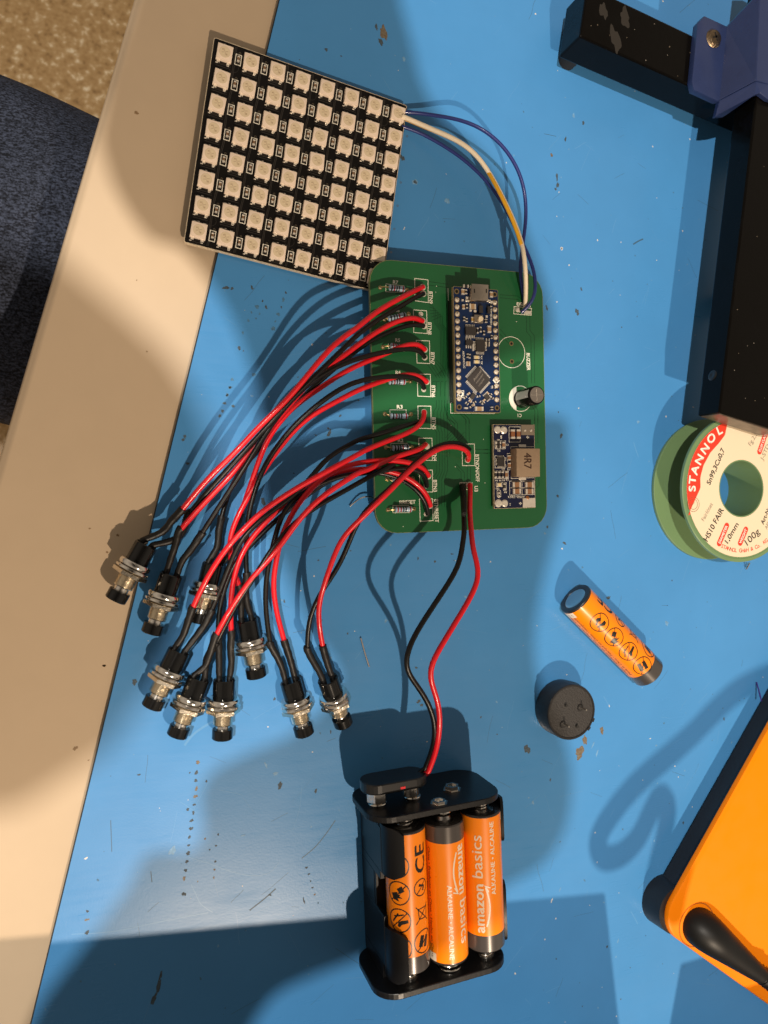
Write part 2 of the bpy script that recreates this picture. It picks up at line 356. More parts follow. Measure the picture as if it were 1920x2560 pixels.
for k, x, y, rx, ry, rot, m in [
    ('d4', 290, 637, 1.9, 2.1, 0, pale), ('d4', 290, 637, 1.1, 1.3, 0, burn), ('d4', 527, 778, 1.7, 2.0, 0, pale), ('d4', 527, 778, 1.2, 1.3, 0, burn), ('d4', 195, 458, 1.6, 1.8, 0, burn),
    ('d4', 1340, 600, .7, 3.2, .1, burn), ('d4', 1345, 660, 1.0, 2.2, -.3, burn), ('d4', 1330, 690, .8, 1.0, .5, burn), ('d4', 1535, 200, .9, 1.6, -.3, burn), ('d4', 1403, 320, .7, 1.8, -.4, burn),
    ('d4', 1463, 145, 1.1, 1.4, 0, pale), ('d4', 1375, 1130, .9, 1.4, 0, lite), ('d4', 1375, 1130, .5, .9, 0, burn), ('d4', 1430, 1253, .5, .7, 0, lite), ('d4', 1640, 1068, .5, .8, 0, lite), ('d4', 1340, 1525, .5, .6, 0, lite),
    ('d4', 1300, 437, .7, .8, 0, brown), ('d4', 1490, 1600, 1.6, 2.2, .3, burn), ('d4', 1265, 1570, .9, 1.8, .3, burn), ('d4', 1520, 1430, .8, 1.2, .3, burn), ('d4', 1355, 712, .4, .6, 0, lite),
    ('c1', 1340, 20, .8, 2.2, .3, burn), ('c1', 1390, 60, 1.6, 3.0, .4, brown), ('c1', 1370, 120, 1.4, 2.4, .8, burn), ('c1', 1005, 172, 1.2, .9, 0, burn), ('c1', 1525, 235, 1.2, 1.4, 0, pale),
    ('c1', 1105, 215, .6, .5, 0, burn), ('c1', 335, 1765, 2.2, .9, 0, burn), ('c1', 375, 1770, .9, .9, 0, burn),
    ('c4', 155, 220, .9, 2.2, -.4, burn), ('c4', 133, 590, .9, 1.1, 0, burn), ('c4', 70, 780, .7, 1.1, -.4, burn), ('c4', 55, 820, 1.0, .8, 0, pale), ('c4', 175, 880, 1.9, .7, -.5, burn),
    ('c4', 445, 1215, 1.7, 1.2, .5, burn), ('c4', 803, 1372, 1.3, 2.2, .1, pale), ('c4', 803, 1375, .8, 1.6, .1, burn), ('c4', 808, 1263, .35, .35, 0, INK), ('c4', 628, 135, 1.1, 1.2, 0, pale),
    ('c4', 300, 2090, 1.1, 2.6, .1, brown), ('c4', 270, 2160, 2.2, 2.6, .4, brown), ('c4', 330, 2000, .6, 1.4, .2, burn), ('c4', 405, 2030, 1.1, 1.6, 0, brown), ('c4', 265, 2195, 1.5, 1.2, 0, brown), ('c4', 375, 2170, .7, 2.4, -.3, pale), ('c4', 350, 2120, .4, 3.0, -.5, pale),
    ('c4', 1155, 1960, .7, 1.3, .4, burn), ('c4', 450, 1880, .3, 1.2, .2, lite),
    ('d3', 470, 620, .9, 1.4, 0, pale), ('d3', 440, 350, 2.2, 3.4, .3, burn), ('d3', 1230, 722, .9, 1.0, 0, burn), ('d3', 565, 1115, .6, 1.6, -.5, lite), ('d3', 845, 1348, .9, .8, 0, burn), ('d3', 900, 1320, .5, 1.5, -.3, pale),
    ('d3', 890, 1400, .7, .6, 0, pale), ('d3', 380, 1485, .6, .9, -.1, lite), ('d3', 530, 1312, .5, .5, 0, lite), ('d3', 1040, 1293, .3, .4, 0, INK), ('d3', 607, 1060, .4, 1.6, -.4, pale), ('d3', 558, 505, .5, 1.3, -.2, burn), ('d3', 720, 1650, .5, .5, 0, burn),
    ('g4', 290, 1520, 1.7, 1.0, .3, burn), ('g4', 315, 1550, 1.3, .8, -.2, burn), ('g4', 427, 348, .7, .9, 0, burn), ('g4', 285, 322, .5, 1.1, 0, burn), ('g4', 683, 643, .9, 1.0, 0, pale), ('g4', 15, 845, 1.0, 1.1, 0, pale), ('g4', 570, 285, 1.1, .4, 0, burn), ('g4', 270, 1237, 1.0, .7, 0, burn),
    ('e6', 925, 510, 1.1, 2.3, -.35, burn), ('e6', 915, 460, .9, .7, 0, burn), ('e6', 240, 1215, 1.2, 2.2, .3, burn), ('e6', 558, 925, .4, .5, .4, INK), ('e6', 1040, 330, .9, .7, .3, burn), ('e6', 785, 530, 1.0, .4, -.2, burn), ('e6', 1230, 170, .8, .5, .5, burn),
    ('c6', 275, 1148, .9, 1.0, 0, burn), ('c6', 1163, 672, .6, 1.0, 0, burn), ('c6', 1538, 862, .6, .6, .3, burn), ('c6', 1040, 85, 1.2, 1.8, .2, burn), ('c6', 1555, 372, .7, .4, 0, burn), ('c6', 740, 858, .9, 1.2, .5, pale), ('c6', 1438, 1445, .5, 1.0, .1, burn), ('c6', 1105, 1250, .9, .9, 0, burn),
    ('d2', 795, 1155, 2.0, 2.6, 0, pale), ('d2', 640, 805, .9, .6, 0, burn), ('d2', 865, 965, 1.0, .8, 0, burn), ('d2', 1455, 880, .7, 1.7, -.1, burn), ('d2', 1290, 855, 1.2, 2.6, -.4, burn), ('d2', 1270, 800, 1.8, 1.0, .3, pale), ('d2', 1225, 760, .6, 2.2, .5, pale),
    ('d2', 730, 1780, 1.0, 5.5, -.2, burn), ('d2', 708, 1840, 1.2, 3.5, -.25, burn), ('d2', 740, 1730, .7, 3.0, -.15, burn), ('d2', 1400, 1385, .5, 2.2, .2, burn), ('d2', 1120, 1085, 1.6, .4, 0, pale), ('d2', 620, 378, 1.5, 1.7, 0, burn)]:
    p = C(k, x, y); f_ = .85 if m is brown else .55; blob(b, p, rx * f_, ry * f_, rot, m, h=random.uniform(.02, .05))
# the scorch trail left of the battery pack and other chains of pin-prick burns
for pts, r0 in (([(912, 748), (905, 795), (902, 832), (905, 870), (900, 905), (895, 943), (891, 980), (883, 1016), (880, 1053), (873, 1092), (869, 1130), (867, 1167), (861, 1205), (855, 1246), (848, 1283), (847, 1355)], .62),
                ([(1005, 1080), (995, 1132), (992, 1205), (988, 1242), (985, 1280)], .4), ([(1412, 1233), (1423, 1263), (1431, 1295), (1440, 1325), (1450, 1357)], .45), ([(403, 1434), (400, 1473), (401, 1532)], .6),
                ([(951, 835), (945, 1100), (966, 1150), (911, 1297)], .35)):
    for i, q in enumerate(pts):
        blob(b, C('d2', *q), r0 * random.uniform(.6, 1.2), r0 * random.uniform(.6, 1.2), 0, random.choice((burn, burn, brown)), h=.03)
for k, x, y in (('e6', 0, 0),): pass
for q in [(757, 43), (722, 135), (690, 235), (795, 270), (665, 330), (632, 388), (205, 640), (185, 680), (240, 970)]:
    p = at(420 + q[0] / 4.88, 960 + q[1] / 4.88); blob(b, p, .45, .38, .3, burn, h=.03); blob(b, p, .62, .55, .3, faint, h=.012)
for q in [(355, 75), (405, 265), (350, 320), (320, 400), (430, 335), (495, 268), (395, 380), (565, 480), (585, 410), (690, 125), (665, 195), (645, 268), (615, 340), (228, 672), (270, 700), (160, 982), (137, 1060), (108, 1137), (372, 935), (265, 522), (460, 208)]:
    p = at(540 + q[0] / 3.95, 700 + q[1] / 3.95); s_ = random.uniform(.25, .8); blob(b, p, s_ * .8, s_ * 1.1, random.uniform(-.6, .6), random.choice((burn, faint)), h=.03)
for i in range(620):       # fine dust and pin marks everywhere
    x, y = random.uniform(-30, 285), random.uniform(-230, 225)
    if x < 14 + .235 * (y - 19) + 6: continue
    s_ = random.choice((.12, .16, .2, .26, .34)); blob(b, (x, y), s_, s_ * random.uniform(.6, 1.6), random.random() * 3, random.choice((burn, faint, faint, pale, lite, pale, pale, lite)), h=.02, n=7)
tag(obj('burn_marks', b, mato, smooth=False), kind='stuff')
b = B()
scr = mat('scratch_light', (.12, .33, .62), .3); scd = mat('scratch_dark', (.05, .12, .20), .5)
def scratch(k, pts, wd, m):
    P = [C(k, *p) for p in pts]; P = cat_path(P); b.strip([(p.x, p.y) for p in P], wd, -.01, .012, m)
scratch('d2', [(870, 1185), (980, 1220), (1060, 1250), (1160, 1270), (1240, 1258), (1285, 1210)], .28, scr)
scratch('d2', [(1545, 1015), (1500, 1080), (1450, 1140), (1390, 1190)], .35, scd); scratch('d2', [(1270, 1330), (1220, 1375), (1150, 1430)], .5, scd)
scratch('d2', [(1010, 875), (1060, 885), (1120, 900)], .2, scr); scratch('d2', [(510, 1015), (515, 1160)], .25, scd); scratch('d2', [(830, 930), (870, 955), (905, 980)], .18, scr)
scratch('d2', [(330, 1540), (520, 1527), (750, 1480), (960, 1440)], .3, scr); scratch('d2', [(980, 560), (930, 590), (885, 625), (850, 670)], .8, scr); scratch('d2', [(695, 1250), (700, 1300)], .3, scd)
scratch('d2', [(1390, 860), (1380, 960), (1350, 1060)], .15, scr); scratch('d2', [(880, 1310), (900, 1350), (925, 1400), (980, 1440)], .3, scr)
scratch('c3', [(660, 1810), (700, 1785), (735, 1770)], .6, scd); scratch('d3', [(965, 1170), (985, 1205), (1000, 1235)], .25, scr); scratch('c4', [(600, 260), (615, 310), (630, 350)], .25, scr)
scratch('d4', [(205, 990), (213, 970)], .3, lite); scratch('c3', [(0, 990), (90, 1010)], .2, scd); scratch('c4', [(415, 1820), (450, 1880)], .2, scr)
for i in range(300):
    x, y = random.uniform(0, 285), random.uniform(-225, 215)
    if x < 24 + .235 * (y - 19): continue
    a = random.gauss(.8, .9); L = random.uniform(2, 13); P = [Vector((x + math.cos(a) * L * t + random.uniform(-.15, .15) * L * t * (1 - t), y + math.sin(a) * L * t, 0)) for t in (0, .35, .7, 1)]
    b.strip([(p.x, p.y) for p in cat_path(P)], random.uniform(.06, .14), -.01, .01, random.choice((scr, scr, scd, mat('scratch_faint', (.11, .30, .56), .3))))
tag(obj('scratches', b, mato, smooth=False), kind='stuff')
b = B()          # marks on the beige desk
for k, x, y, r_ in (('d1', 808, 668, 1.1), ('d2', 480, 303, .8), ('d2', 347, 683, 1.2), ('d2', 408, 738, .5), ('c6', 95, 1053, .8), ('c6', 10, 240, .6), ('d1', 870, 2083, .5), ('d1', 810, 1660, .4), ('e7', 128, 555, .7), ('e7', 250, 360, .8)):
    blob(b, C(k, x, y, -2), r_ * .6, r_ * .5, .3, mat('desk_spot', (.25, .16, .08), .6), z=-2, h=.03)
tag(obj('desk_spots', b, desk, smooth=False), kind='stuff')

# ------------------------------------------------------------------ person: denim thigh beside the desk, added slabs above that cast the large shadows
person = thing('person', (-120, 90, -180), 'person in dark blue jeans sitting against the beige desk edge', 'person')
b = B(); P = [Vector(p) for p in ((-330, 181, -106), (-220, 153, -105), (-130, 130, -104), (-50, 109, -104), (40, 86, -104), (130, 63, -104))]
P = cat_path(P); k0 = len(b.v)
def fold(t): return .97 + .012 * math.sin(t * 19) * math.sin(t * 7 + 1)
b.tube(P, 72, mat_denim(), 64, rf=fold)
for i in range(k0, len(b.v)):
    v = b.v[i]; v.z += 1.6 * math.sin(v.x * .11 + v.y * .07) + 1.1 * math.sin(v.y * .16 - v.x * .05)
obj('jeans', b, person)
sleeve = mat('shadow_slab_dark', (.05, .05, .055), .9, bump=.4, bscale=900)  # dark material of the added shadow-casting slabs
def over(poly_px, z, th, ch=4):
    P = [shadow_of(at(x, y, 0), L2, z) for x, y in poly_px]; P = cat_path(P + [P[0]])[:-1]
    return [(p.x, p.y) for p in P][::2]
b = B(); b.prism(over([(930, -150), (960, 0), (990, 110), (1012, 200), (1062, 290), (1150, 368), (1233, 476), (1290, 620), (1335, 760), (1330, 850), (1230, 900), (1050, 960), (925, 985), (760, 1040), (655, 1050), (637, 960), (590, 827), (540, 730), (450, 620), (370, 590), (290, 480), (245, 350), (250, 280), (272, 160), (325, 0), (400, -250), (700, -350)], 330, 0), 330, 348, sleeve, ch=5)
obj('shadow_slab', b, person)  # unseen slab, cut to the outline of the upper shade
b = B(); b.prism(over([(1380, 1040), (1392, 1150), (1380, 1250), (1335, 1400), (1305, 1560), (1315, 1700), (1375, 1830), (1397, 1940), (1378, 2060), (1310, 2160), (1120, 2250), (900, 2368), (740, 2430), (650, 2477), (586, 2570), (480, 2800), (0, 2800), (80, 2550), (150, 2440), (310, 2235), (370, 2135), (480, 2128), (508, 2080), (500, 1990), (535, 1925), (650, 1870), (745, 1825), (850, 1700), (770, 1560), (700, 1400), (660, 1280), (650, 1130), (760, 1085), (925, 1045), (1100, 1040), (1250, 1030)], 330, 0), 330, 346, sleeve, ch=5)
obj('shadow_slab', b, person)  # second added slab, shaped to the lower shade
# higher unseen slab, added to throw the soft darker band on the desk
b = B(); b.prism([(q.x, q.y) for q in [shadow_of(at(x, y, 0), L2, 470) for x, y in ((60, 600), (120, 655), (250, 765), (370, 880), (440, 985), (480, 1090), (475, 1300), (450, 1450), (360, 1660), (220, 1860), (0, 2000), (-250, 2050), (-350, 1200), (-200, 500))]], 470, 492, sleeve, ch=8)
obj('soft_shadow_slab', b, person)

# unseen black box added past the lower edge to throw the straight shadow
bx = B(); P = [Vector((202, -300, 0)), Vector((193, -243, 0))]
hb = 92.0
def foot(px, py):
    g = at(px, py, 0); s_ = shadow_of(g, L1, hb); return (s_.x, s_.y)
p0, p1 = foot(1512, 2222), foot(100, 2345)
q0 = foot(1548, 2570)
p1 = (p1[0] - 70 * (p0[0] - p1[0]) / 200, p1[1] - 70 * (p0[1] - p1[1]) / 200)
bx.prism([p0, p1, (p1[0] + 15, p1[1] - 160), (q0[0] + 12, q0[1] - 90)], 0, hb, mat('shadow_box_black', (.03, .03, .032), .5), ch=3)
tag(obj('shadow_box', bx), 'added black box out of view below the blue mat, casting a straight-edged shadow', 'box')
bx = B(); p0, p1, q0 = foot(1702, 2400), foot(2050, 2300), foot(1648, 2580)  # second unseen box, added to shade the corner by the station
bx.prism([p0, p1, (p1[0] - 6, p1[1] - 120), (q0[0] - 14, q0[1] - 80)], 0, hb, mat('shadow_box_grey', (.20, .20, .21), .5), ch=3)
tag(obj('shadow_box', bx), 'added grey box out of view below the orange station, casting a shadow there', 'box')

# ------------------------------------------------------------------ LED matrix
mx0 = Vector((62.85, 118.5, 0)); mrot = R(-8.2)
def ml(x, y, z=0): return Vector((mx0.x + x * math.cos(mrot) - y * math.sin(mrot), mx0.y + x * math.sin(mrot) + y * math.cos(mrot), z))
matrix = thing('led_matrix_panel', (mx0.x, mx0.y, 0), 'square black panel with eight rows of cream LEDs, overhanging the mat edge', 'LED panel')
b = B(); pcbk = mat('panel_black', (.006, .005, .0045), .2, spec=.35, bump=.25, bscale=420, rvar=.1)
b.prism([tuple(ml(x, y)[:2]) for x, y in rrect(0, 0, 71, 71, .6)], 1.5, 3.1, pcbk)
HO = [(39.1, 150), (66.6, 145.7), (93.7, 141.3), (31.4, 96.6), (58.5, 92.8), (85.9, 88.2)]
board = obj('circuit_board', b, matrix, smooth=False)
cb_ = B()
for h in HO: cb_.disc(h, 1.45, 0, 6, pcbk, 28)
cut = obj('cutter', cb_, smooth=False); md = board.modifiers.new('holes', 'BOOLEAN'); md.operation = 'DIFFERENCE'; md.object = cut; md.solver = 'EXACT'
bpy.context.view_layer.update()
me = bpy.data.meshes.new_from_object(board.evaluated_get(bpy.context.evaluated_depsgraph_get())); board.modifiers.clear(); board.data = me; bpy.data.objects.remove(cut)
b = B(); edge = mat('board_edge_pale', (.60, .50, .36), .6, var=.35, vscale=1500)   # raw glass fibre rim
b.strip([tuple(ml(x, y)[:2]) for x, y in rrect(0, 0, 71.25, 71.25, .7)], .22, 1.55, 3.06, edge, True); obj('cut_rim', b, matrix, smooth=False)
# one LED, one capacitor; the rest are copies
b = B(); b.prism([(-2.6, -2.6), (1.9, -2.6), (2.6, -2.6), (2.6, 2.6), (-2.6, 2.6)][0:1] + [(2.6, -2.6), (2.6, 2.6), (-2.6, 2.6)], 3.1, 4.7, WHT, ch=.18)
pit = mat('led_recess', (.80, .66, .46), .3)
LEDM = b; lensb = B()
lens_m = mat('led_resin', (.80, .66, .46), .14, coat=.8, bump=.35, bscale=900)
lensb.disc((0, 0), 2.0, 4.6, 4.75, lens_m, 28, 1.9)
die = mat('led_die', (.50, .38, .24), .3)
for a in range(4):
    q = Vector((.62, .18, 0)); q.rotate(Matrix.Rotation(R(90 * a + 8), 3, 'Z')); lensb.box((q.x, q.y, 4.755), (.95, .16, .03), die, R(90 * a + 14))
lensb.box((-.75, .7, 4.755), (.5, .42, .03), die, .3); lensb.box((.7, -.75, 4.755), (.4, .55, .03), die, .2)
lensb.box((.45, .75, 4.76), (.3, .2, .05), mat('led_glint', (1.0, .92, .62), .12, .2)); lensb.box((-.35, -.6, 4.76), (.22, .3, .05), MATS['led_glint'])  # glints on the lens, put in as bright colour
padb = B()
for x in (-1.65, 1.65):
    for y in (-2.85, 2.85): padb.box((x, y, 3.35), (1.0, .75, .5), SOL)
capb = B(); capb.box((0, 0, 3.62), (.85, 1.0, .8), mat('cap_brown', (.22, .13, .07), .4)); capb.box((0, .7, 3.62), (.9, .5, .86), SOL); capb.box((0, -.7, 3.62), (.9, .5, .86), SOL)
led0 = None; cap0 = None
LX0, LY0 = -31.55, 31.0; 
px_, py_ = 9.12, 8.87
for i in range(8):
    for j in range(8):
        x, y = LX0 + j * px_, LY0 - i * py_
        p = ml(x, y)
        rz = mrot + random.gauss(0, .02); tlt = (random.gauss(0, .014), random.gauss(0, .014))
        if led0 is None:
            led0 = obj('led', LEDM, matrix, bevel=0, local=True); led0.location = (p - mx0) * S; led0.rotation_euler = (*tlt, rz)
            l0 = obj('lens', lensb, led0, local=True); s0 = obj('solder_legs', padb, led0, local=True, smooth=False)
        else:
            o = led0.copy(); col.objects.link(o); o.parent = matrix; o.location = (p - mx0) * S; o.rotation_euler = (*tlt, rz)
            for ch in (l0, s0):
                c = ch.copy(); col.objects.link(c); c.parent = o
        if j < 7:
            q = ml(x + px_ * .52, y - .15)
            if cap0 is None:
                cap0 = obj('capacitor', capb, matrix, local=True, smooth=False, bevel=.08); c = cap0
            else: c = cap0.copy(); col.objects.link(c); c.parent = matrix
            c.location = (q - mx0) * S; c.rotation_euler.z = mrot
b = B()      # white silk frames round the capacitors and fine traces
for i in range(8):
    for j in range(7):
        q = ml(LX0 + (j + .52) * px_, LY0 - i * py_ - .15)
        b.strip([(mx0.x * 0 + a, c_) for a, c_ in [tuple((Vector((q.x, q.y)) + Matrix.Rotation(mrot, 2) @ Vector(v))) for v in ((-.95, -1.8), (.95, -1.8), (.95, 1.8), (-.95, 1.8))]], .27, 3.08, 3.13, SILK, True)
for i in range(8):
    for j in range(8):
        q = ml(LX0 + (j + .52) * px_ + .3, LY0 - i * py_ + 2.3); b.ring((q.x, q.y), .32, .14, 3.08, 3.13, mat('via_dull', (.16, .13, .09), .35, .5), 12)
        for dx, dy in ((-2.2, -3.45), (1.6, -3.5), (-.4, 3.5)):
            q = ml(LX0 + j * px_ + dx, LY0 - i * py_ + dy); b.box((q.x, q.y, 3.12), (.75, .3, .1), SOL, mrot)
obj('silkscreen', b, matrix, smooth=False)
b = B(); trc = mat('trace_black', (.030, .026, .022), .14, coat=.5)
for j in range(8):
    x = LX0 + j * px_
    for dx in (3.3, 3.75):
        pts = [(x + dx, 35)]
        for i in range(8): y = LY0 - i * py_; pts += [(x + dx, y + 2), (x + dx + (.8 if i % 2 else 0), y + 1)]
        pts += [(x + dx, -35)]
        if x + dx < 34: b.strip([tuple(ml(*p)[:2]) for p in pts], .25, 3.08, 3.125, trc)
    for i in range(8):
        y = LY0 - i * py_; 
        for dy in (-3.6, -4.3, 3.4): b.strip([tuple(ml(x - 2.4, y + dy)[:2]), tuple(ml(x + 2.6, y + dy)[:2])], .22, 3.08, 3.125, trc)
obj('traces', b, matrix, smooth=False)
b = B()
for h in HO: b.ring(h, 1.75, .12, 3.08, 3.13, trc, 28)
obj('hole_rings', b, matrix, smooth=False)

# ------------------------------------------------------------------ green control board
PC = Vector((124.4, 40, 0)); prt = R(1.45); ZT = 7.0
def pl(x, y, z=0): return Vector((PC.x + x * math.cos(prt) - y * math.sin(prt), PC.y + x * math.sin(prt) + y * math.cos(prt), z))
pcb = thing('control_board', (PC.x, PC.y, 0), 'green rounded circuit board carrying a blue microcontroller board and eight resistors', 'circuit board')
green = mat('soldermask_green', (.016, .125, .043), .30, bump=.06, bscale=900, coat=.35, var=.06, vscale=30)
b = B(); b.prism([tuple(pl(x, y)[:2]) for x, y in rrect(0, 0, 72, 99.6, 8.5)], ZT - 1.6, ZT, green); base = obj('base_board', b, pcb, smooth=False)
b = B(); b.strip([tuple(pl(x, y)[:2]) for x, y in rrect(0, 0, 72.2, 99.8, 8.6)], .16, ZT - 1.56, ZT - .04, mat('pcb_edge', (.20, .22, .09), .6, var=.3, vscale=900), True); obj('cut_rim', b, pcb, smooth=False)
b = B()      # stand-off joints under the board
for x, y in ((-28, -40), (28, -40), (28, 40), (-10, 30), (-28, 0), (28, 0)): b = B(); b.disc(pl(x, y), 1.0, 0, ZT - 1.6, SOL, 12, 1.2); obj('joint_underneath', b, pcb)
silk = B(); K = lambda k, x, y: C(k, x, y, ZT)
def line(k, pts, wd=.24, closed=False, z=ZT, m=SILK, bb=None): (bb or silk).strip([tuple(C(k, *p, z)[:2]) for p in pts], wd, z - .02, z + .03, m, closed)
line('e1', [(945, 110), (1175, 138), (1180, 530), (950, 495)], closed=True); line('e1', [(922, 655), (1150, 670), (1162, 1065), (930, 1045)], closed=True)
line('e1', [(972, 1180), (1200, 1192), (1208, 1582), (985, 1572)], closed=True); line('e1', [(990, 1765), (1215, 1768), (1222, 2155), (998, 2145)], closed=True)
line('e4', [(750, 78), (918, 80), (922, 370), (755, 365)], closed=True); line('e4', [(760, 495), (932, 495), (938, 782), (768, 780)], closed=True)
line('e4', [(768, 908), (938, 908), (942, 1192), (776, 1190)], closed=True); line('e4', [(770, 1283), (940, 1280), (948, 1563), (780, 1573)], closed=True)
line('e4', [(1320, 570), (1482, 570), (1488, 850), (1328, 850)], closed=True); line('e4', [(1293, 1072), (1453, 1072), (1453, 1160), (1293, 1160)], closed=True)
line('e5', [(205, 500), (458, 530), (455, 630), (200, 608)], closed=True)
line('e2', [(60, 180), (100, 2050), (745, 2058), (780, 2040), (820, 2045)], .2)
for k, pts in (('e1', [(445, 205), (445, 340), (760, 355), (760, 240), (445, 205)]), ('e1', [(490, 1230), (490, 1320), (760, 1375), (775, 1240)]), ('e1', [(500, 1860), (500, 1930), (780, 1945), (785, 1860), (500, 1860)]), ('e1', [(470, 700), (470, 820), (760, 845), (760, 700)]),
               ('e4', [(388, 205), (388, 128), (598, 128), (598, 210)]), ('e4', [(400, 655), (400, 562), (610, 562), (610, 650)]), ('e4', [(427, 1462), (427, 1368), (630, 1368), (640, 1460), (427, 1462)])): line(k, pts, .17)
cc = C('e5', 165, 1168, ZT); silk.ring((cc.x, cc.y), 6.0, .22, ZT - .02, ZT + .03, SILK)
cc = C('e5', 297, 1843, ZT); silk.ring((cc.x, cc.y), 4.95, .22, ZT - .02, ZT + .03, SILK)
n_ = 18; a0, a1 = R(112), R(248); silk.prism([(cc.x + 4.8 * math.cos(a0 + (a1 - a0) * i / n_), cc.y + 4.8 * math.sin(a0 + (a1 - a0) * i / n_)) for i in range(n_ + 1)], ZT - .02, ZT + .028, SILK)
def lab(s, k, x0, y0, x1, y1, h, z=ZT, m=SILK, bb=None, bold=.08): text_on(bb or silk, s, C(k, x0, y0, z), C(k, x1, y1, z), h, z + .03, m, bold)
lab('R7', 'e1', 568, 205, 655, 215, 1.35); lab('R5', 'e1', 610, 1208, 690, 1212, 1.3); lab('R4', 'e1', 615, 1768, 700, 1768, 1.3); lab('R6', 'e1', 600, 690, 680, 696, 1.2)
lab('R3', 'e4', 478, 112, 550, 112, 1.35); lab('R2', 'e4', 490, 548, 560, 548, 1.35); lab('RRESET', 'e4', 512, 1352, 718, 1345, 1.4); lab('R1', 'e4', 480, 985, 545, 985, 1.3)
lab('BTN9', 'e1', 1192, 335, 1192, 540, 1.5); lab('BTN8', 'e1', 1172, 868, 1172, 1075, 1.5); lab('BTN7', 'e1', 1222, 1385, 1222, 1592, 1.5); lab('BTN6', 'e1', 1235, 1958, 1235, 2160, 1.5)
lab('BTN5', 'e4', 932, 225, 936, 378, 1.5); lab('BTN4', 'e4', 942, 640, 946, 788, 1.5); lab('BTN3', 'e4', 948, 1035, 950, 1188, 1.5); lab('BTNRESET', 'e4', 960, 1288, 968, 1585, 1.6)
lab('BTNON/OFF', 'e4', 1492, 705, 1500, 1058, 1.6); lab('U3', 'e4', 1482, 1115, 1484, 1185, 1.5); lab('BUZZER', 'e5', 383, 1178, 390, 1428, 1.55); lab('C1', 'e5', 312, 2062, 258, 2062, 1.3); lab('8X8', 'e5', 240, 488, 335, 498, 1.35); lab('C', 'e5', 415, 505, 445, 508, 1.35)
obj('silkscreen', silk, pcb, smooth=False)
tr = B(); TG = mat('trace_dark_green', (.003, .034, .012), .33, coat=.3)
def trc_(k, *pts, wd=.17): tr.strip([tuple(C(k, *p, ZT)[:2]) for p in pts], wd, ZT - .03, ZT + .012, TG)
for d in (0, 60): trc_('e1', (1185, 165 + d), (1330, 185 + d), (1520, 210 + d))
for i in range(6):
    d = i * 52
    trc_('e1', (1180 + 12 * i, 540 + 60 * i), (1275 + d * .55, 610 + 30 * i), (1285 + d * .55, 880 + 5 * i), (1385 + d * .5, 1010), (1400 + d * .48, 1640 + 15 * (5 - i)), (1300 + d * .8, 1800))
for i in range(5): trc_('e1', (1080 + 60 * i, 1520), (1180 + 60 * i, 1620), (1330 + 50 * i, 1830)); 
for i in range(5): trc_('e1', (1240 + 75 * i, 2150), (1245 + 75 * i, 1900), (1320 + 60 * i, 1885))
for i in range(5):
    x = 985 + 35 * i; trc_('e4', (x + 5, 0), (x + 5, 90 + 10 * i), (x - 30 + 8 * i, 150 + 15 * i), (x - 30 + 8 * i + 10, 380), (x + 10, 420), (x + 10, 940 - 8 * i), (x - 30, 990 + 12 * i), (x - 30, 1380))
for i in range(2):
    d = 42 * i; trc_('e4', (1130 + d, 0), (1130 + d, 200), (1220 + d, 305), (1225 + d, 470), (1120 + d, 560 + 10 * i), (1120 + d, 740)); trc_('e4', (1300 + d, 180), (1370 + d, 250), (1375 + d, 600), (1390 + d, 900), (1390 + d, 1060))
    trc_('e4', (1245, 870 - d), (1310 + d, 940), (1310 + d, 1065)); trc_('e4', (1490, 640 + d * 1.1), (1659, 645 + d * 1.1)); trc_('e4', (690, 1380 + d * .8), (800, 1385 + d * .8)); trc_('e4', (640, 155 + d), (770, 155 + d))
    trc_('e5', (385 + 48 * i, 635), (388 + 48 * i, 870 - 20 * i), (450 + 48 * i, 945 - 20 * i), (460 + 45 * i, 1620)); trc_('e5', (0, 330 + 45 * i), (260, 350 + 50 * i), (310, 400 + 50 * i)); trc_('e5', (0, 830 + 80 * i), (130, 980 + 60 * i))
    trc_('e5', (455 + 45 * i, 1940), (505 + 45 * i, 2010), (508 + 45 * i, 2210)); trc_('e2', (10 + 35 * i, 1950), (45, 2100 + 30 * i), (110 + 60 * i, 2210)); trc_('e2', (250 + 55 * i, 2065), (330 + 50 * i, 2150), (330 + 55 * i, 2212))
    trc_('e3', (1120 + 70 * i, 0), (1120 + 70 * i, 600)); trc_('e3', (1130 + 80 * i, 1370), (1140 + 80 * i, 1530), (1120, 1610 + 10 * i)); trc_('e3', (0, 740 + 80 * i), (135, 742 + 80 * i))
    trc_('e4', (1190, 400 + d), (1110, 490 + d)); trc_('e4', (1350, 420 + d), (1250, 530 + d))
obj('traces', tr, pcb, smooth=False)

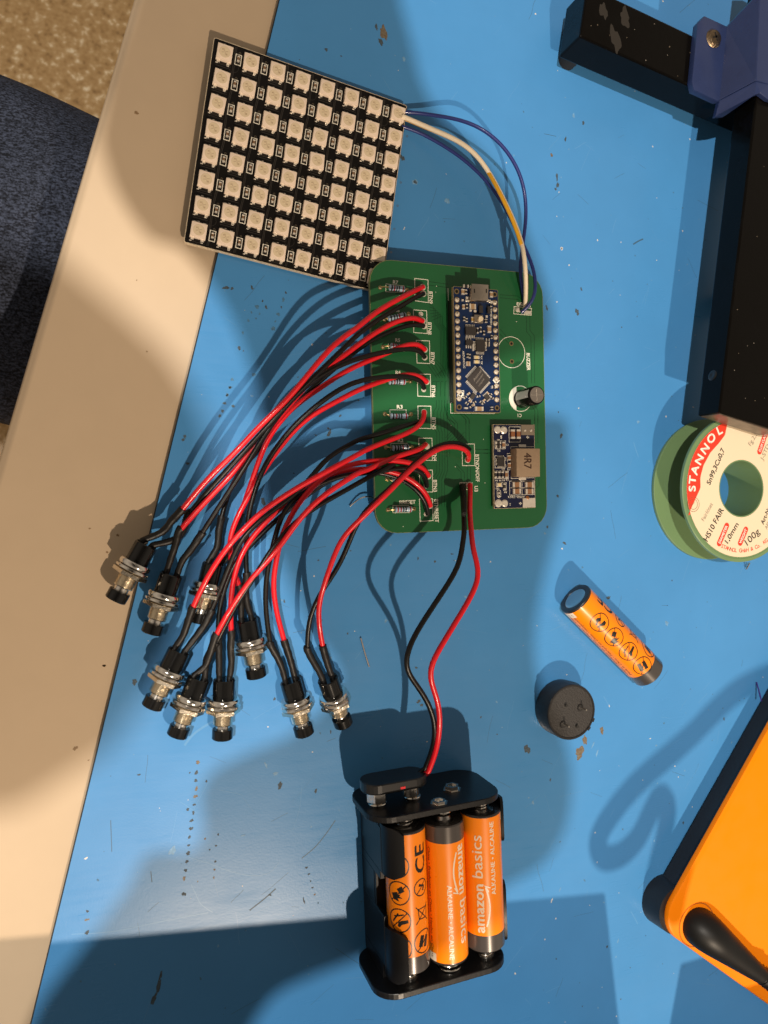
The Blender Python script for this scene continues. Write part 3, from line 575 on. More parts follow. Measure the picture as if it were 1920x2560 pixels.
# resistors
cream = mat('resistor_blue', (.40, .54, .68), .3, coat=.3)
bands = {'r': mat('band_red', (.32, .01, .02), .4), 'k': mat('band_black', (.01, .01, .01), .4)}
def resistor(k, a, c, e0, e1, seq):
    p, q = C(k, *a, ZT + 1.5), C(k, *c, ZT + 1.5); u = (q - p).normalized(); L = (q - p).length
    T = Matrix.Translation(p) @ u.to_track_quat('X', 'Z').to_matrix().to_4x4(); b = B()
    b.lathe([(0, .35), (.15, .85), (.5, 1.12), (1.3, 1.12), (1.65, .92), (L - 1.65, .92), (L - 1.3, 1.12), (L - .5, 1.12), (L - .15, .85), (L, .35)], cream, T, 24)
    r = obj('resistor', b, pcb)
    b = B(); xs = [.95] + [1.9 + (L - 3.8) * t for t in (0, .33, .66, 1)] ; xs = [1.0, L * .33, L * .47, L * .61, L - .95]
    for x, cch in zip(xs, seq):
        rr = 1.14 if x < 1.3 or x > L - 1.3 else .945; b.lathe([(x - .26, rr), (x + .26, rr)], bands[cch], T, 24)
    obj('colour_bands', b, r)
    g0, g1 = C(k, *e0, ZT), C(k, *e1, ZT)
    for g, s_ in ((g0, p), (g1, q)):
        b = B(); b.tube(cat_path([s_, s_ * .5 + (g + Vector((0, 0, 1.5))) * .5, g + Vector((0, 0, .9)), g]), .27, GOLD, 8); b.ring((g.x, g.y), .62, .3, ZT - .01, ZT + .06, GOLD, 20); b.disc(g, .42, ZT, ZT + .5, SOL, 12, .2); obj('lead', b, r)
resistor('e1', (495, 265), (775, 305), (350, 272), (815, 315), 'krkkr'); resistor('e1', (480, 805), (790, 740), (420, 818), (840, 725), 'kkkrk'); resistor('e1', (520, 1275), (790, 1300), (395, 1298), (835, 1310), 'rrkkr')
resistor('e1', (490, 1895), (790, 1900), (405, 1893), (870, 1890), 'krkkr'); resistor('e4', (390, 210), (620, 210), (322, 182), (660, 185), 'krkkr'); resistor('e4', (415, 625), (635, 610), (335, 612), (672, 612), 'kkkrk')
resistor('e4', (415, 1050), (650, 1030), (350, 1025), (685, 1015), 'krkkr'); resistor('e4', (450, 1420), (675, 1415), (362, 1425), (700, 1412), 'rrkkr')

# solder pads of button wires, buzzer holes
b = B()
for k, x, y in (('e4', 850, 575), ('e4', 855, 1480), ('e1', 1100, 2035), ('e4', 850, 1115), ('e4', 1330, 1100), ('e4', 1400, 1105), ('e1', 1050, 730), ('e1', 1060, 890)):
    g = C(k, x, y, ZT); b = B(); b.ring((g.x, g.y), .75, .35, ZT - .01, ZT + .08, SOL, 20); b.disc(g, .6, ZT, ZT + .35, SOL, 14, .3); obj('solder_pad', b, pcb)
for y in (1042, 1302):
    g = C('e5', 165 + (y - 1042) * .03, y, ZT); b = B(); b.ring((g.x, g.y), .72, .4, ZT - .01, ZT + .07, GOLD, 24); b.disc(g, .5, ZT - .01, ZT + .02, INK, 18); obj('buzzer_hole', b, pcb)
b = B(); g = C('e5', 255, 548, ZT); b.disc(g, 1.0, ZT, ZT + .7, SOL, 16, .5); b.disc((g.x + .8, g.y - .4), .6, ZT, ZT + .5, SOL, 12, .3)
b.box(C('e5', 400, 590, ZT + .2), (3.4, 1.3, .5), SOL, prt); obj('socket_solder', b, pcb)
for k, x, y in (('e1', 1085, 262), ('e1', 1095, 372), ('e1', 1085, 838), ('e1', 1105, 930), ('e1', 1122, 1335), ('e1', 1118, 1470), ('e1', 1155, 1895), ('e4', 832, 158), ('e4', 870, 598), ('e4', 888, 985), ('e4', 912, 1370), ('e4', 1395, 775), ('e4', 1425, 1100)):
    g = C(k, x, y, ZT); b = B(); b.disc(g, 1.25, ZT, ZT + .9, SOL, 16, .6); obj('solder_joint', b, pcb)
b = B()
for k, x, y in (('e4', 1235, 865), ('e4', 1620, 1075), ('e4', 1600, 510), ('e1', 1310, 350), ('e1', 1320, 245), ('e5', 240, 722), ('e4', 1180, 330), ('e4', 560, 1640)):
    g = C(k, x, y, ZT); b.disc(g, .16, ZT - .01, ZT + .03, SILK, 8)
obj('vias', b, pcb)

# electrolytic capacitor
b = B(); cc = C('e5', 302, 1850, ZT); T = Matrix.Translation(Vector((cc.x + .0, cc.y, 0))) @ UP; z0 = ZT + .5
cr = 3.55
b.lathe([(z0, cr - .3), (z0 + .3, cr), (z0 + .9, cr), (z0 + 1.2, cr - .18), (z0 + 1.6, cr), (z0 + 10.7, cr), (z0 + 11.1, cr - .2), (z0 + 11.25, cr - .6)], mat('sleeve_black', (.006, .0055, .0055), .2, spec=.12), T, 40)
ec = obj('electrolytic_capacitor', b, pcb)
b = B(); b.disc(cc, cr - .62, z0 + 11, z0 + 11.28, mat('aluminium', (.50, .44, .38), .38, 1), 32); dk = mat('groove', (.2, .17, .14), .5, .8)
for a in (R(5), R(95)): b.box((cc.x, cc.y, z0 + 11.29), (4.8, .16, .04), mat('groove_light', (.85, .78, .66), .3, 1), a)
obj('vent_top', b, ec)
b = B(); gm = mat('stripe_grey', (.42, .40, .38), .3); vs = []; fs = []       # pale stripe faces the left
n_ = 14
for i in range(n_ + 1):
    a = R(146 + 50 * i / n_); vs += [(cc.x + (cr + .03) * math.cos(a), cc.y + (cr + .03) * math.sin(a), z0 + 1.7), (cc.x + (cr + .03) * math.cos(a), cc.y + (cr + .03) * math.sin(a), z0 + 10.6)]
for i in range(n_): fs.append((2 * i, 2 * i + 1, 2 * i + 3, 2 * i + 2)[::-1])
b.add(vs, fs, gm)
def cylmark(b, s, a_mid, zmid, wd, ht, m, vertical=True, rr=cr + .06):
    v2, f2 = text2d(s, wd, ht); V, F_ = wrap([(x - wd / 2, y - ht / 2) for x, y in v2], f2, rr)
    b.add(V, F_, m, Matrix.Translation(Vector((cc.x, cc.y, zmid))) @ Matrix.Rotation(R(a_mid), 4, 'Z') @ Matrix.Rotation(R(90), 4, 'Y') @ Matrix.Rotation(R(180), 4, 'X'))
cylmark(b, '-', 171, z0 + 8.2, 1.6, 1.2, INK); cylmark(b, '-', 171, z0 + 3.2, 1.6, 1.2, INK)
cylmark(b, '<', 171, z0 + 5.8, 1.2, 4.4, INK)
cylmark(b, 'LT', 232, z0 + 3.4, 2.6, 2.2, SILK); cylmark(b, '16V', 238, z0 + 8, 3.6, 1.7, SILK)
obj('marking', b, ec, smooth=False)

# microcontroller board on its header
AZ = 12.8
ARc = (C('e2', 165, 160, AZ) + C('e2', 800, 205, AZ) + C('e2', 825, 2045, AZ) + C('e2', 175, 2030, AZ)) / 4
def al(x, y, z=0): return Vector((ARc.x + x * math.cos(prt) - y * math.sin(prt), ARc.y + x * math.sin(prt) + y * math.cos(prt), z))
b = B(); navy = mat('soldermask_blue', (.004, .019, .075), .3, coat=.2, var=.15, vscale=200)
b.prism([tuple(al(x, y)[:2]) for x, y in rrect(0, 0, 18.4, 46, .4)], AZ - 1.6, AZ, navy); mc = obj('microcontroller_board', b, pcb, smooth=False)
b = B(); b.strip([tuple(al(x, y)[:2]) for x, y in rrect(0, 0, 18.55, 46.15, .4)], .14, AZ - 1.55, AZ - .05, mat('nano_edge', (.32, .25, .12), .6), True); obj('cut_rim', b, mc, smooth=False)
for sx in (-7.7, 7.7):
    b = B(); b.prism([tuple(al(x, y)[:2]) for x, y in rrect(sx, 0, 2.5, 38.4, .1)], ZT, AZ - 1.62, mat('header_black', (.010, .010, .010), .45)); obj('pin_header', b, mc, smooth=False)
b = B()
for sx in (-7.7, 7.7):
    for i in range(15):
        b = B(); p = al(sx * 1.02, 18.2 - 2.6 * i); b.disc(p, .85, AZ, AZ + .5, SOL, 14, .4); b.disc((p.x, p.y), .34, AZ + .4, AZ + 1.3, SOL, 10, .28); b.ring((p.x, p.y), .95, .22, AZ - .01, AZ + .04, GOLD, 18); obj('pin', b, mc)
for p in (al(-7.9, 21.3), al(7.9, 21.3), al(-7.9, -21.3), al(7.9, -21.3)): b = B(); b.ring((p.x, p.y), .8, .4, AZ - .01, AZ + .04, GOLD, 20); b.disc(p, .6, AZ - .01, AZ + .02, INK, 16); obj('mounting_hole', b, mc)
def e2(x, y, z=AZ): return C('e2', x, y, z)
b = B(); u0, u1, u2, u3 = [C('e2', *p, AZ + 2.6) for p in ((418, 120), (668, 138), (662, 372), (412, 362))]
stl = mat('usb_steel', (.55, .48, .40), .36, 1, bump=.2, bscale=1200)
b.prism([(u3.x, u3.y), (u2.x, u2.y), (u1.x, u1.y + .2), (u0.x, u0.y + .2)], AZ + .1, AZ + 2.6, stl, ch=.2); usb = obj('usb_port', b, mc)
b = B()
for x in (455, 633):
    p = C('e2', x, 222, AZ + 2.6); b.box((p.x, p.y, AZ + 2.6), (.45, 1.5, .06), INK, prt)
p = (u0 + u1) / 2; b.box((p.x, p.y + .1, AZ + 1.4), (5.6, .5, 1.5), INK, prt); obj('slots', b, usb)
b = B()
for x, y in ((340, 375), (690, 390), (395, 330), (660, 375)): p = e2(x, y); b.box((p.x, p.y, AZ + .3), (1.6, .8, .6), SOL, prt)
obj('shell_tabs', b, usb, bevel=.1)
def chip(name, ctr, size, rz, par, pins=0, sides=4, pitch=.5, m=CHIP, h=1.0, legs=1.0, zz=AZ):
    b = B(); c = Vector(ctr); b.box((c.x, c.y, zz + .15 + h / 2), (size[0], size[1], h), m, rz); o = obj(name, b, par, bevel=.06, smooth=False)
    if pins:
        b = B()
        for s_ in range(4):
            if sides == 2 and s_ % 2: continue
            a = rz + s_ * math.pi / 2; half = size[1] / 2 if s_ % 2 == 0 else size[0] / 2
            for i in range(pins):
                t = (i - (pins - 1) / 2) * pitch; q = Vector((t, -(half + legs / 2 - .02), 0)); q.rotate(Matrix.Rotation(a, 3, 'Z')); b.box((c.x + q.x, c.y + q.y, zz + .22), (pitch * .5, legs, .3), SOL, a)
        obj('pin', b, o, smooth=False)
    return o
mcu = chip('mcu_chip', e2(520, 1545, AZ + 1), (6.9, 6.9), R(45) + prt, mc, 12, 4, .5)
b = B(); mk = mat('laser_mark', (.16, .14, .12), .6)
text_on(b, 'Atmel', C('e2', 455, 1580, AZ + 1.15), C('e2', 565, 1425, AZ + 1.15), .95, AZ + 1.17, mk, .08)
text_on(b, 'MEGA4809', C('e2', 492, 1610, AZ + 1.15), C('e2', 590, 1475, AZ + 1.15), .5, AZ + 1.17, mk, .05); text_on(b, 'U2JA8', C('e2', 525, 1655, AZ + 1.15), C('e2', 605, 1545, AZ + 1.15), .55, AZ + 1.17, mk, .05); obj('chip_marking', b, mcu, smooth=False)
chip('converter_chip', e2(385, 830), (4.3, 3.0), prt, mc, 6, 2, .65); chip('usb_chip', e2(530, 1050), (3.6, 4.3), prt, mc, 7, 4, .5); chip('regulator_chip', e2(360, 1005), (2.7, 1.9), prt, mc, 3, 2, .9)
chip('diode', e2(535, 505), (1.5, 2.6), prt, mc, 0); chip('diode', e2(655, 515), (1.3, 2.5), prt, mc); chip('small_chip', e2(420, 1800), (1.6, 2.2), R(-38) + prt, mc, 3, 2, .6, h=.8, legs=.6); chip('small_chip', e2(630, 1815), (1.7, 2.0), R(38) + prt, mc, 3, 2, .6, h=.8, legs=.6)
b = B(); p = e2(525, 640, AZ + 1.8); b.box((p.x, p.y, AZ + .9), (3.6, 3.0, 1.6), mat('switch_steel', (.50, .43, .35), .4, 1), prt); rs = obj('reset_button', b, mc, bevel=.15)
b = B(); p = e2(553, 638, AZ + 2.4); b.disc(p, .95, AZ + 1.6, AZ + 2.4, mat('button_cream', (.85, .72, .5), .4), 20); obj('plunger', b, rs)
smd = B(); tanm = mat('smd_tan', (.40, .26, .14), .45)
def part(x, y, lx, ly, m, rz=0, z=AZ, k='e2', bb=None, h=.6):
    p = C(k, x, y, z + h); own = B(); tgt = conv if k == 'e3' else mc; bb = own; a = prt + rz
    if lx >= ly:
        bb.box((p.x, p.y, z + h / 2), (lx * .6, ly, h), m, a); d = Vector((lx * .39, 0, 0))
        sz = (lx * .22, ly * 1.03, h * 1.05)
    else:
        bb.box((p.x, p.y, z + h / 2), (lx, ly * .6, h), m, a); d = Vector((0, ly * .39, 0)); sz = (lx * 1.03, ly * .22, h * 1.05)
    d.rotate(Matrix.Rotation(a, 3, 'Z'))
    for s_ in (-1, 1): bb.box((p.x + d.x * s_, p.y + d.y * s_, z + h * .53), sz, SOL, a)
    obj('surface_component', own, tgt, smooth=False)
for a in [(285, 235, 1.2, 2.0, tanm), (710, 275, 1.2, 2.1, tanm), (330, 235, .9, 1.6, CHIP), (330, 150, 2.2, 1.0, CHIP), (430, 455, 2.6, 1.9, tanm), (295, 460, 1.0, 1.7, tanm), (345, 450, .7, 1.6, CHIP), (400, 515, .9, .7, SOL), (465, 525, 1.0, .8, SOL), (680, 795, 1.5, 2.6, tanm),
          (305, 640, .8, 1.4, CHIP), (340, 660, .8, 1.4, CHIP), (430, 650, 1.0, 1.9, mat('led_amber', (.5, .33, .1), .3)), (505, 815, .6, 2.1, CHIP), (550, 800, .7, 2.0, CHIP), (600, 850, .7, 1.6, CHIP), (640, 605, .8, .8, SOL), (630, 670, 1.0, 1.3, CHIP), (655, 950, 1.5, .8, CHIP), (655, 1000, 1.6, .9, CHIP), (655, 1035, 1.5, .8, CHIP),
          (490, 1215, 2.3, 1.1, mat('led_yellow', (.85, .68, .35), .3)), (490, 1283, 2.3, 1.1, mat('led_yellow', (.85, .68, .35), .3)), (355, 1190, .7, 1.4, CHIP), (385, 1200, .7, 1.6, CHIP), (365, 1310, 1.6, 1.6, tanm), (530, 1985, 3.4, 1.5, tanm), (720, 1980, 1.0, 1.2, CHIP), (335, 1975, 1.3, .6, SOL), (280, 360, .8, .6, SOL), (345, 325, .9, .8, SOL), (705, 430, .7, 1.6, CHIP),
          (715, 910, .6, 1.3, CHIP), (435, 1065, .5, 2.6, SOL), (745, 1660, 1.5, 1.0, CHIP)]: part(*a[:5])
for x, y, a in ((320, 1815, .6), (370, 1760, .6), (345, 1905, -.6), (395, 1870, -.6), (460, 1890, .5), (520, 1800, .2), (560, 1890, -.7), (600, 1860, .7), (655, 1750, -.7), (720, 1820, -.5), (410, 1950, .6), (590, 1900, .6), (700, 1780, .8), (440, 1930, .3)): part(x, y, 1.2, .7, random.choice((CHIP, tanm, CHIP)), a)
b = B(); lab('ARDUINO.CC', 'e2', 275, 1120, 290, 1380, .75, AZ, SILK, b, .03); lab('NANO EVERY', 'e2', 692, 490, 690, 735, .75, AZ, SILK, b, .03); lab('RX', 'e2', 548, 1195, 550, 1245, .7, AZ, SILK, b, .03); lab('TX', 'e2', 548, 1270, 550, 1320, .7, AZ, SILK, b, .03)
for (x, y) in ((248, 1765), (780, 1562)): 
    p = e2(x, y); b.ring((p.x, p.y), .0001 + 1.1, .55, AZ - .01, AZ + .03, SILK, 4)
line('e2', [(200, 1715), (295, 1715), (295, 1815), (200, 1815)], .2, True, AZ, SILK, b); obj('silkscreen', b, mc, smooth=False)

# blue voltage converter with inductor
VZ = 9.4
vc = [C('e3', *p, VZ) for p in ((205, 195), (1108, 200), (1130, 2020), (235, 2045))]
b = B(); dnavy = mat('soldermask_navy', (.006, .010, .045), .32, coat=.3, var=.2, vscale=300)
b.prism([(p.x, p.y) for p in vc][::-1], VZ - 1.2, VZ, dnavy); conv = obj('voltage_converter', b, pcb, smooth=False)
b = B(); b.strip([(p.x, p.y) for p in vc], .3, VZ - 1.15, VZ - .03, mat('conv_edge', (.58, .47, .31), .6, var=.3, vscale=1200), True); obj('cut_rim', b, conv, smooth=False)
b = B()
for x, y in ((300, 290), (460, 290), (900, 300), (1040, 300), (330, 1900), (470, 1900), (950, 1900), (1070, 1900)): p = C('e3', x, y, ZT); b = B(); b.disc(p, .6, ZT, VZ - 1.2, SOL, 10); obj('pin', b, conv)
b = B(); i0, i1, i2, i3 = [C('e3', *p, VZ + 4.6) for p in ((720, 715), (1243, 718), (1243, 1340), (722, 1342))]
tan2 = mat('inductor_tan', (.34, .24, .155), .62, bump=.35, bscale=1500, var=.06, vscale=500)
b.prism([(q.x, q.y) for q in (i3, i2, i1, i0)], VZ + .1, VZ + 4.6, tan2, ch=.3); ind = obj('inductor', b, conv)
b = B(); text_on(b, '4R7', C('e3', 885, 815, VZ + 4.6), C('e3', 885, 1160, VZ + 4.6), 3.3, VZ + 4.63, mat('print_brown', (.05, .02, .01), .6), .12); obj('printing', b, ind, smooth=False)
b = B()
for y in (660, 1385): b = B(); p = C('e3', 850, y, VZ + .3); b.box((p.x, p.y, VZ + .2), (3.2, 1.1, .4), SOL, prt); obj('terminal', b, ind, bevel=.1)
b = B()
for x, y, lx, ly, m in [(645, 400, 1.6, 3.6, mat('cap_red_brown', (.30, .12, .05), .35)), (770, 400, 1.6, 3.6, mat('cap_red_brown', (.30, .12, .05), .35)), (730, 1520, 3.6, 1.9, CER), (1010, 1520, 3.6, 1.9, CER), (735, 1665, 3.4, 1.9, CER), (1010, 1665, 3.4, 1.9, CER), (565, 925, 1.2, 2.0, CER), (565, 1095, 1.2, 2.0, CER), (440, 640, 1.2, 2.4, CER),
                        (320, 595, 2.2, 1.0, CHIP), (320, 680, 2.2, 1.0, CHIP), (265, 1300, .9, 2.4, CHIP), (342, 1300, .9, 2.4, CHIP), (418, 1300, .9, 2.4, CHIP), (500, 1300, 1.1, 2.6, CER), (345, 1520, 2.2, 1.2, mat('led_yellow', (.85, .68, .35), .3)), (458, 1560, 1.0, 2.4, CHIP)]:
    part(x, y, lx, ly, m, 0, VZ, 'e3', b, .9 if lx > 3 or ly > 3 else .6)
p = C('e3', 355, 1015, VZ); chip('regulator_chip', (p.x, p.y, 0), (3.0, 3.4), prt, conv, 5, 4, .55, zz=VZ, h=.7, legs=.5)
b = B(); F3 = lambda pts, wd=.15, cl=True: line('e3', pts, wd, cl, VZ, SILK, b)
F3([(555, 240), (800, 240), (800, 575), (555, 575)]); F3([(590, 680), (750, 678)], .15, False); F3([(590, 680), (600, 1382), (775, 1382)], .15, False); F3([(930, 1368), (1110, 1365)], .15, False); F3([(930, 678), (1100, 678)], .15, False)
F3([(240, 550), (470, 548), (472, 725), (245, 725)]); F3([(240, 880), (430, 880), (462, 925), (462, 1148), (245, 1148)]); F3([(565, 1440), (1115, 1440), (1115, 1735), (568, 1750)]); F3([(840, 1450), (845, 1740)], .15, False); F3([(570, 1590), (1115, 1585)], .15, False)
F3([(515, 830), (590, 830), (590, 1190), (520, 1190)]); F3([(268, 1468), (490, 1468), (490, 1640), (425, 1640), (420, 1560), (270, 1560)]); F3([(235, 1215), (535, 1215), (540, 1385), (240, 1385)]); F3([(290, 1650), (325, 1630), (368, 1650), (370, 1780), (330, 1810), (292, 1785)])
lab('-', 'e3', 372, 430, 372, 500, .9, VZ, SILK, b, .1); F3([(372, 430), (372, 500)], .3, False); F3([(935, 468), (995, 468)], .3, False); F3([(965, 440), (965, 500)], .3, False); F3([(775, 1932), (838, 1932)], .3, False); F3([(806, 1902), (806, 1965)], .3, False); F3([(578, 1930), (578, 1948)], .3, False); F3([(578, 1965), (578, 1985)], .3, False)
lab('R1', 'e3', 340, 510, 295, 510, .7, VZ, SILK, b, .03); lab('R2', 'e3', 358, 742, 300, 742, .75, VZ, SILK, b, .03); lab('C1', 'e3', 540, 615, 490, 615, .8, VZ, SILK, b, .03); lab('U1', 'e3', 460, 1160, 400, 1160, .8, VZ, SILK, b, .03); lab('R6', 'e3', 300, 1410, 250, 1410, .6, VZ, SILK, b, .02)
lab('R4', 'e3', 378, 1410, 330, 1410, .6, VZ, SILK, b, .02); lab('R5', 'e3', 455, 1405, 405, 1405, .6, VZ, SILK, b, .02); lab('C4', 'e3', 550, 1395, 485, 1390, .7, VZ, SILK, b, .02); lab('LED', 'e3', 330, 1585, 262, 1585, .7, VZ, SILK, b, .03); lab('R4', 'e3', 500, 1665, 445, 1665, .7, VZ, SILK, b, .03); lab('3252-1253', 'e3', 900, 1770, 535, 1765, .8, VZ, SILK, b, .03)
lab('C5', 'e3', 490, 985, 490, 920, .6, VZ, SILK, b, .02); lab('C6', 'e3', 490, 1130, 490, 1070, .6, VZ, SILK, b, .02)
obj('silkscreen', b, conv, smooth=False)
b = B(); 
for x, y, r_ in ((300, 300, 1.5), (440, 310, 1.5), (320, 1930, 1.55), (460, 1930, 1.45)): p = C('e3', x, y, VZ); b = B(); b.disc(p, r_, VZ, VZ + .35, SOL, 20, r_ * .7); obj('solder_pad', b, conv)
for x, y in ((905, 320), (1035, 320), (330, 1700), (325, 1770)): p = C('e3', x, y, VZ); b = B(); b.disc(p, .55, VZ + .05, VZ + .5, SOL, 14, .3); obj('solder_dot', b, conv)
b = B(); p = C('e3', 960, 310, VZ); b.box((p.x, p.y, VZ + .05), (5.6, 4.0, .12), mat('pad_grey', (.42, .34, .26), .45, .7), prt); obj('solder_pad', b, conv); b = B(); p = C('e3', 990, 1915, VZ); b.box((p.x, p.y, VZ + .2), (5.6, 3.6, .4), SOL, prt); p = C('e3', 960, 1810, VZ); b.disc(p, .9, VZ, VZ + .6, mat('copper_wire', (.7, .32, .14), .35, 1), 14, .5)
obj('solder_pad', b, conv, bevel=.1)
# ------------------------------------------------------------------ push buttons with their leads
def hexn(b, x0, x1, r, m, T):
    b.lathe([(x0, r * .9), (x0 + .25, r), (x1 - .25, r), (x1, r * .9)], m, T, 6)
I4 = Matrix.Identity(4)
b = B(); b.lathe([(0, 3.0), (.0, 3.5), (.35, 3.75), (6.5, 3.75), (6.9, 3.75)], GLB, I4, 40)
for a in (-1, 1): b.box((-.1, a * 2.9, .0), (.5, .8, 1.6), GLB)
P_HOUS = b
b = B(); b.lathe([(6.4, 4.6), (6.5, 5.1), (7.0, 5.35), (7.9, 5.35), (8.3, 5.1), (8.5, 4.2)], NIK, I4, 44); P_RING = b
b = B(); b.lathe([(8.6, 3.2), (8.6, 5.4), (8.8, 5.7), (9.5, 5.7), (9.7, 5.4), (9.7, 3.2)], NIK, I4, 44); P_WASH = b
b = B(); hexn(b, 9.95, 11.6, 5.9, NUT, I4); P_NUT = b
b = B(); pr_ = []
for i in range(9): pr_ += [(11.0 + i * .5, 3.0), (11.25 + i * .5, 3.3)]
b.lathe(pr_ + [(15.6, 3.0), (15.7, 2.0)], NUT, I4, 36); P_THR = b
b = B(); b.lathe([(15.5, 2.35), (17.6, 2.35)], NIK, I4, 32); P_PLU = b
b = B(); b.lathe([(17.0, 3.0), (17.0, 3.3), (17.2, 3.5), (20.2, 3.5), (20.5, 3.25), (20.55, 2.6)], GLB, I4, 36); P_CAP = b
PARTS = [('housing', P_HOUS), ('bezel_ring', P_RING), ('lock_washer', P_WASH), ('hex_nut', P_NUT), ('threaded_bushing', P_THR), ('plunger', P_PLU), ('button_cap', P_CAP)]
MESH = {}
def button(rear, cap, label, zr=5.9, zc=5.2, wires=(), spin=0.0, solve=False):
    pc = C('c6', *cap, zc); pr = C('c6', *rear, zr)
    if solve:
        while (pr - pc).length < 20.3 and zr < 20: zr += .2; pr = C('c6', *rear, zr)
    u = (pc - pr).normalized(); pr = pc - u * 20.5
    t = thing('push_button', ((pr.x + pc.x) / 2, (pr.y + pc.y) / 2, 0), label, 'push button', 'push buttons wired to the green board')
    q = u.to_track_quat('X', 'Z').to_matrix() @ Matrix.Rotation(spin, 3, 'X')
    for n_, bb in PARTS:
        if n_ not in MESH:
            o = obj(n_, bb, t, local=True); MESH[n_] = o
        else:
            o = MESH[n_].copy(); col.objects.link(o); o.parent = t
        o.location = pr * S - t.location; o.rotation_euler = q.to_euler()
    side = q @ Vector((0, 1, 0)); up = q @ Vector((0, 0, 1))
    for colr, pts, zs, sh, ss in wires:
        m = RED if colr == 'r' else BLK; path = lift(pts, zs); bb = B(); bb.tube(path, .92 if colr == 'r' else .88, m, 12); obj('red_wire' if colr == 'r' else 'black_wire', bb, t)
        end = pr + side * (1.75 * ss) + up * .2
        if sh:
            a = path[-1]; d = (path[-1] - path[-3]).normalized(); mid = [C('c6', *p, (a.z * (1 - k) + end.z * k)) for p, k in sh]
            PP = cat_path([a - d * 1.2, a] + mid + [end + u * -.6, end + u * .5]); bb = B(); ph = random.random() * 6
            bb.tube(PP, 1.28, SHR, 12, rf=lambda q_: 1.12 - .34 * q_ + .05 * math.sin(q_ * 31 + ph)); obj('heat_shrink', bb, t)
            tb = B(); tb.box((end + u * -.2), (1.3, .5, 1.2), SOL, math.atan2(u.y, u.x)); obj('terminal', tb, t, bevel=.1)
    return t
X = lambda k, *p: [(k, a, c) for a, c in p]
Fp = lambda *p: [('f', a, c) for a, c in p]
button((350, 330), (160, 665), 'push button lying farthest out, alone on the beige desk strip', 6.6, 7.0 - 1.4, [
    ('b', X('e1', (1100, 375), (1060, 370)) + X('e1', (900, 470), (600, 650), (300, 830), (0, 1040)) + Fp((860, 870), (800, 928), (735, 992), (672, 1062), (600, 1140), (540, 1205), (490, 1262), (470, 1288)), [(0, 8), (.07, 14), (.35, 21), (.75, 14), (1, 6)], [((560, 260), .3), ((500, 310), .6)], 1),
    ('r', X('e1', (1090, 255), (1060, 250), (985, 300), (700, 450), (400, 610), (150, 780)) + Fp((900, 816), (844, 852), (793, 908), (745, 968), (700, 1017), (637, 1077), (594, 1126), (522, 1194), (452, 1278)), [(0, 8), (.07, 16), (.35, 23), (.75, 16), (1, 8)], [((500, 190), .3), ((440, 260), .7)], -1)], solve=False)
button((500, 495), (375, 860), 'push button with a short black shrink sleeve, second nearest the beige desk strip', 6, 5, [
    ('r', X('e1', (1085, 850), (1075, 800), (1020, 765), (930, 765), (700, 820), (400, 960), (200, 1090), (0, 1230)) + Fp((845, 900), (793, 935), (755, 976), (700, 1040), (650, 1098), (617, 1140), (584, 1181), (502, 1267), (447, 1328)), [(0, 8), (.06, 13), (.3, 17), (.7, 12), (1, 8)], [((520, 330), .3), ((490, 420), .7)], -1),
    ('b', X('e1', (1118, 1475), (1118, 1400), (1070, 1335), (900, 1312), (600, 1350), (200, 1430), (0, 1490)) + Fp((869, 904), (793, 943), (743, 986), (690, 1045), (636, 1129), (604, 1181), (570, 1232), (502, 1338)), [(0, 8), (.05, 12), (.3, 18), (.7, 14), (1, 8)], [((610, 365), .4), ((560, 430), .7)], 1)])
button((752, 412), (660, 800), 'push button half hidden beneath crossing red and black wires', 4.6, 4.2, [
    ('b', X('e1', (1105, 935), (1050, 905), (950, 870), (700, 950), (400, 1080), (150, 1200)) + Fp((880, 885), (820, 935), (760, 990), (700, 1055), (640, 1130), (600, 1180), (576, 1216), (563, 1257), (553, 1298)), [(0, 8), (.06, 10), (.3, 13), (.7, 8), (1, 5.5)], [((775, 260), .4), ((765, 350), .8)], -1),
    ('r', X('e1', (1122, 1345), (1110, 1270), (1050, 1225), (900, 1220), (700, 1290), (400, 1430), (0, 1590)) + Fp((860, 930), (818, 958), (732, 1018), (685, 1072), (660, 1115), (643, 1165), (622, 1225), (600, 1290)), [(0, 8), (.06, 12), (.3, 14), (.7, 10), (1, 6)], [((870, 260), .3), ((835, 400), .8)], 1)])
button((930, 730), (1000, 1120), 'push button lying highest and innermost, cap beside the crossing wires', 5.6, 5, [
    ('r', X('e1', (1158, 1905), (1130, 1820), (1050, 1755), (900, 1745), (700, 1770), (400, 1885), (0, 2015)) + Fp((865, 991), (769, 1044), (722, 1090), (689, 1133), (656, 1180), (634, 1220), (612, 1255), (585, 1310), (571, 1352), (580, 1420), (600, 1470)), [(0, 8), (.05, 11), (.3, 13), (.7, 9), (1, 6.5)], [((905, 640), .4)], -1),
    ('b', X('e1', (1110, 2010), (1145, 1955), (1090, 1870), (950, 1810), (700, 1800), (300, 1820), (0, 1875)) + Fp((860, 966), (798, 1008), (720, 1080), (660, 1165), (641, 1216), (623, 1273), (619, 1308), (614, 1389), (617, 1440)), [(0, 7.5), (.04, 11), (.3, 18), (.7, 10), (1, 7)], [((935, 600), .4), ((940, 670), .7)], 1)])
